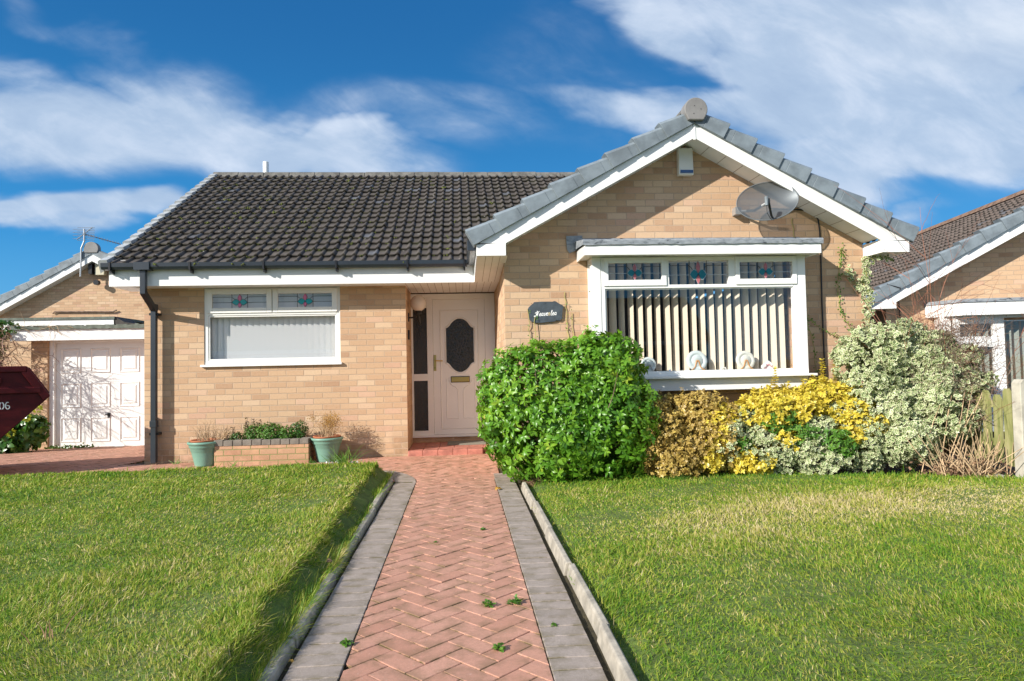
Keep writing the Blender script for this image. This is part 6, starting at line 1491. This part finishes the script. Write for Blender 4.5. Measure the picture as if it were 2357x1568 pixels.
for nm, lab, c, r, m, n, s in (('herb_plant', 'dense fresh green herb mound in the middle of the brick planter', (-2.40, 8.79, .42), (.17, .12, .13), M_GREEN, 900, 5), ('herb_plant', 'taller green herb left of the middle in the brick planter', (-2.62, 8.82, .42), (.12, .10, .14), M_GREEN, 480, 6),
                                ('herb_plant', 'small green herb tuft right of the middle in the brick planter', (-2.20, 8.78, .40), (.10, .10, .10), M_GREEN, 360, 7), ('herb_plant', 'dull green rounded herb at the right end of the brick planter', (-2.05, 8.82, .44), (.11, .10, .13), M_DKGREEN, 420, 8), ('herb_plant', 'low dark green sprigs at the left end of the brick planter', (-2.80, 8.78, .37), (.11, .10, .07), M_DKGREEN, 260, 9)):
    def herb(t, c=c, r=r, m=m, n=n, s=s):
        P, O = shell([(*c, *r)], n, 2., .3, 14, s, .5, .33); Lv = Leaves(); whorls(Lv, P, O, 5, .017, .0055, s, (30, 90), .6, 0, .95, .5, .3); Lv.build('foliage', m, t); stems(t, (c[0], c[1]), 8, (r[0], r[1]), .01, M_TWIG, s)
    def herb2(t, c=c, r=r, m=m, n=n, s=s):
        P, O = shell([(*c, *r)], n, 2., .3, 14, s, .5, .33); Lv = Leaves(); whorls(Lv, P, O, 5, .017, .0055, s, (30, 90), .6, 0, .95, .5, .3); Lv.build('foliage', m, t)
        g = random.Random(s); mb = MB(); twigs(mb, [(c[0] + g.gauss(0, r[0] * .4), c[1], .32) for _ in range(14)], [(g.gauss(0, .4), g.gauss(0, .3), 1) for _ in range(14)], [r[2] * 1.8] * 14, .002, .2, 4, .2, 0, g, 3); obj('stem', mb, M_TWIG, t)
    potted(nm, lab, (c[0], c[1], .32), herb2)
def dark_spike(t):
    g = random.Random(25); G = np.random.default_rng(25); mb = MB(); Lv = Leaves()
    for x, h in ((-2.70, .30), (-2.685, .24), (-2.60, .27), (-2.53, .26), (-2.30, .15), (-2.16, .16), (-2.86, .18), (-2.93, .16)):
        mb.tube([(x, 8.80, .33), (x + g.gauss(0, .01), 8.80, .33 + h * .5), (x + g.gauss(0, .015), 8.80, .33 + h)], .0025, 4); n = 70; P = np.column_stack([G.normal(x, .014, n), G.normal(8.8, .014, n), G.uniform(.36, .33 + h, n)]); Lv.add(P, G.normal(size=(n, 3)), G.normal(size=(n, 3)), .018, .006, G.random(n))
    obj('stem', mb, M_TWIG, t); Lv.build('foliage', M_HEDGE, t)
potted('spiky_plant', 'dark purple brown upright stems among the herbs in the planter', (-2.6, 8.80, .32), dark_spike)
def straw_tuft(t):
    g = random.Random(26); mb = MB(); n = 60; twigs(mb, [(-1.97 + g.gauss(0, .015), 8.80, .33) for _ in range(n)], [(g.gauss(.15, .40), g.gauss(0, .3), 1) for _ in range(n)], [g.uniform(.08, .20) for _ in range(n)], .0024, .12, 4, 0, 0, g, 3); obj('stalks', mb, M_TWIGP, t)
potted('straw_tuft', 'tuft of straw coloured stalks at the right corner of the planter', (-1.97, 8.80, .32), straw_tuft)
def blades_plant(name, label, c, n, L, m, w, seed, lean=.45, extra=None, base=None):
    t = thing(name, label, 'plant', c); G = np.random.default_rng(seed); V = []; Fc = []; rn = []; ed = []
    for i in range(n):
        p = np.array(c) + [G.normal() * .06 * (L / .35), G.normal() * .04, 0]; d = unit(np.array([G.normal() * lean, G.normal() * lean * .7, 1.])); l = L * G.uniform(.45, 1.1); s = unit(np.cross(d, [0, -1, .2])); k = len(V); cu = G.normal(size=3) * .25; cu[2] = -abs(cu[2]) - .15; m_ = 5
        for j in range(m_ + 1):
            q = j / m_; pt = p + d * l * q + cu * l * q * q * .8; ww = w * (1 - q) ** .6 + .0002; V += [pt - s * ww, pt + s * ww]; 
        Fc += [(k + 2 * j, k + 2 * j + 1, k + 2 * j + 3, k + 2 * j + 2) for j in range(m_)]; r = G.random(); rn += [r] * (2 * m_ + 2); ed += [0.] * (2 * m_ + 2)
    finish('leaves', np.array(V), np.array(Fc), [m], tuple(c), t, False, {'rnd': rn, 'edge': ed})
    if extra: extra(t)
    return t
def snow(t):
    G = np.random.default_rng(3); Lv = Leaves(); n = 22
    for i in range(n):
        p = np.array([-1.42 + G.normal() * .10, 8.18 + G.normal() * .05, .11 + G.uniform(0, .035)])
        for j in range(4): Lv.add(p[None], np.array([[math.cos(j * 1.57) * .4, math.sin(j * 1.57) * .4, -1.]]), G.normal(size=(1, 3)), .026, .009, np.array([G.random()]))
    Lv.build('flowers', M_PETAL, t)
blades_plant('flowering_bulbs', 'clump of long thin green leaves with white snowdrops at the lawn corner', (-1.37, 8.12, .05), 75, .34, M_GREEN, .0042, 7, extra=snow)
blades_plant('dead_grass_tuft', 'brown withered grass tuft at the foot of the large green shrub', (.70, 6.72, .0), 220, .14, M_BROWN, .0022, 8, lean=1.4)
blades_plant('grass_tuft', 'longer bluish grass tuft against the foot of the gold leaved shrub', (2.10, 6.72, .0), 260, .15, M_GREEN, .0022, 9, lean=.6)
blades_plant('grass_tuft', 'pale grass tuft in front of the low white edged shrubs', (3.02, 6.62, .0), 130, .14, M_GREEN, .0022, 10, lean=.7)
blades_plant('dry_grass_stem', 'upright dry straw stem standing in the left lawn', (-1.76, 3.05, .07), 9, .15, M_BROWN, .003, 12, lean=.12)
def weeds():
    for i, (x, y, r, lab) in enumerate(((.115, 3.46, .030, 'leafy weed growing in the paving joints left of the right border'), (.245, 3.47, .034, 'spreading weed on the right edge of the red paving'), (.135, 2.93, .028, 'round leafed weed in the red paving nearest the right border'), (-.52, 3.06, .026, 'small weed at the edge of the left grey border'), (.40, 3.16, .016, 'tiny weed on the right grey border'), (.135, 5.05, .022, 'tiny weed halfway along the red paving'), (-.20, 4.75, .012, 'speck of weed in the centre of the paving'))):
        t = thing('weed', lab, 'weed', (x, y, .0)); G = np.random.default_rng(40 + i); n = 34; Lv = Leaves(); P = np.column_stack([G.normal(x, r * .35, n), G.normal(y, r * .35, n), G.uniform(.002, r * .6, n)]); Lv.add(P, G.normal(size=(n, 3)) * [1, 1, .25] + [0, 0, .25], G.normal(size=(n, 3)) * .4 + [0, 0, 1], r * .85, r * .26, G.random(n)); Lv.build('foliage', M_GREEN, t)
weeds()
def dead_leaves():
    for i, (x, y, z, s, lab) in enumerate(((-.815, 4.18, .05, .035, 'brown dead leaf at the lawn edge beside the left kerb'), (-.725, 2.92, .0, .022, 'small orange brown pebble like leaf between left kerb and border'), (-1.05, 2.95, .11, .025, 'curled brown leaf low on the left lawn'), (.33, 6.62, .02, .045, 'yellow fallen leaf under the large green shrub'))):
        G = np.random.default_rng(60 + i); Lv = Leaves(); n = 3; Lv.add(np.tile([x, y, z], (n, 1)) + G.normal(size=(n, 3)) * .006, G.normal(size=(n, 3)) * [1, .6, .2], np.tile([0, -.5, 1.], (n, 1)) + G.normal(size=(n, 3)) * .3, s, s * .38, np.full(n, .95), .5, .4)
        tag(Lv.build('dead_leaf', M_ORANGE if i in (1, 3) else M_BROWN), lab, 'leaf')
dead_leaves()

# ------------------------------------------------------------------ left side planting
def bramble(t):
    g = random.Random(71); mb = MB(); st = []; ds = []; L = []
    for i in range(160):
        x = -8.55 + g.gauss(0, .38); st.append((min(x, -7.95), 12.7 + g.gauss(0, .25), g.uniform(1.2, 2.0))); ds.append((g.gauss(.25, .7), g.gauss(-.1, .5), g.gauss(-.1, .5))); L.append(g.uniform(.35, .8))
    twigs(mb, st, ds, L, .008, .32, 7, .22, .16, g, 3, .35); obj('stem', mb, M_BRAM, t)
    mb = MB(); st = [(-8.15 + g.gauss(0, .12), 12.75, g.uniform(.9, 2.0)) for _ in range(24)]; twigs(mb, st, [(g.gauss(.5, .5), 0, g.gauss(-.6, .5)) for _ in st], [g.uniform(.5, 1.3) for _ in st], .005, .22, 8, .3, .12, g, 3, .35); obj('trailing_stem', mb, M_TWIGP, t)
    mb = MB(); st = [(-8.3 + g.uniform(0, 1.2), 12.98, 2.10) for _ in range(26)]; twigs(mb, st, [(g.gauss(.6, .5), g.gauss(0, .15), g.gauss(-.2, .25)) for _ in st], [g.uniform(.2, .6) for _ in st], .004, .25, 6, .2, .1, g, 3, .35); obj('trailing_stem', mb, M_TWIGP, t)
M_BRAM = mat('bramble_stem', (.26, .155, .115), .8, var=.4, var_scale=5)
shrub('bare_climber', 'tangle of bare brown climber stems hanging beside the garage', 'climbing plant', (-8.5, 12.7, 0), bramble)
def hedge_top(t):
    P, O = shell([(-9.1, 13.1, 1.75, .75, .4, .5), (-8.5, 13.1, 2.05, .5, .35, .16), (-9.2, 13.2, .9, .9, .4, 1.1)], 5200, 2.2, .15, 4, 6, .3, .0); Lv = Leaves(); whorls(Lv, P, O, 5, .05, .014, 7, (40, 95), .3, 0, .9, .4); Lv.build('foliage', M_DKGREEN, t); stems(t, (-9.1, 13.1), 16, (.7, .4), 1.9, M_TWIG, 4, .012)
shrub('hedge', 'dark green hedge behind the tangle of bare climber stems', 'hedge', (-9.1, 13.1, -.2), hedge_top)
def hydra(t):
    G = np.random.default_rng(12); P, O = shell([(-7.75, 12.35, .16, .38, .28, .40), (-7.45, 12.4, .28, .26, .2, .34)], 270, 2.2, .15, 4, 13, .4, -.15); Lv = Leaves(); whorls(Lv, P, O, 5, .135, .042, 14, (50, 100), .5, 0, .95, .4, .4, .15, .25); Lv.build('foliage', M_DKGREEN, t)
    Lf = Leaves()
    for c in ((-7.35, 12.15, .50), (-7.56, 12.10, .25), (-7.20, 12.2, .64)):
        n = 60; d = unit(G.normal(size=(n, 3))); Lf.add(np.array(c) + d * .045, d, unit(G.normal(size=(n, 3))), .04, .016, G.random(n))
    Lf.build('flowers', M_LIME, t); stems(t, (-7.6, 12.35), 12, (.4, .3), .5, M_TWIG, 9, .008)
shrub('hydrangea', 'large leaved plant with lime flower heads under the skip', 'plant', (-7.6, 12.35, -.15), hydra)
def more_weeds():
    g = random.Random(81)
    t = thing('weed', 'creeping weed along the foot of the garage door', 'weed', (-7.3, 13.2, -.16)); G = np.random.default_rng(82); n = 170; P = np.column_stack([G.normal(-7.25, .25, n), G.normal(13.2, .03, n), -.16 + np.abs(G.normal(0, .03, n))]); Lv = Leaves(); Lv.add(P, G.normal(size=(n, 3)), G.normal(size=(n, 3)) + [0, 0, .8], .05, .018, G.random(n)); Lv.build('foliage', M_DKGREEN, t)
    for i, (x, y, lab) in enumerate(((-3.62, 8.95, 'wispy grass weed at the foot of the downpipe'), (-2.78, 8.55, 'small seedling in front of the brick planter'), (-1.85, 8.62, 'tiny seedling between planter and right pot'))):
        blades_plant('weed', lab, (x, y, .045), 14, .12, M_GREEN, .003, 90 + i, lean=.6)
more_weeds()
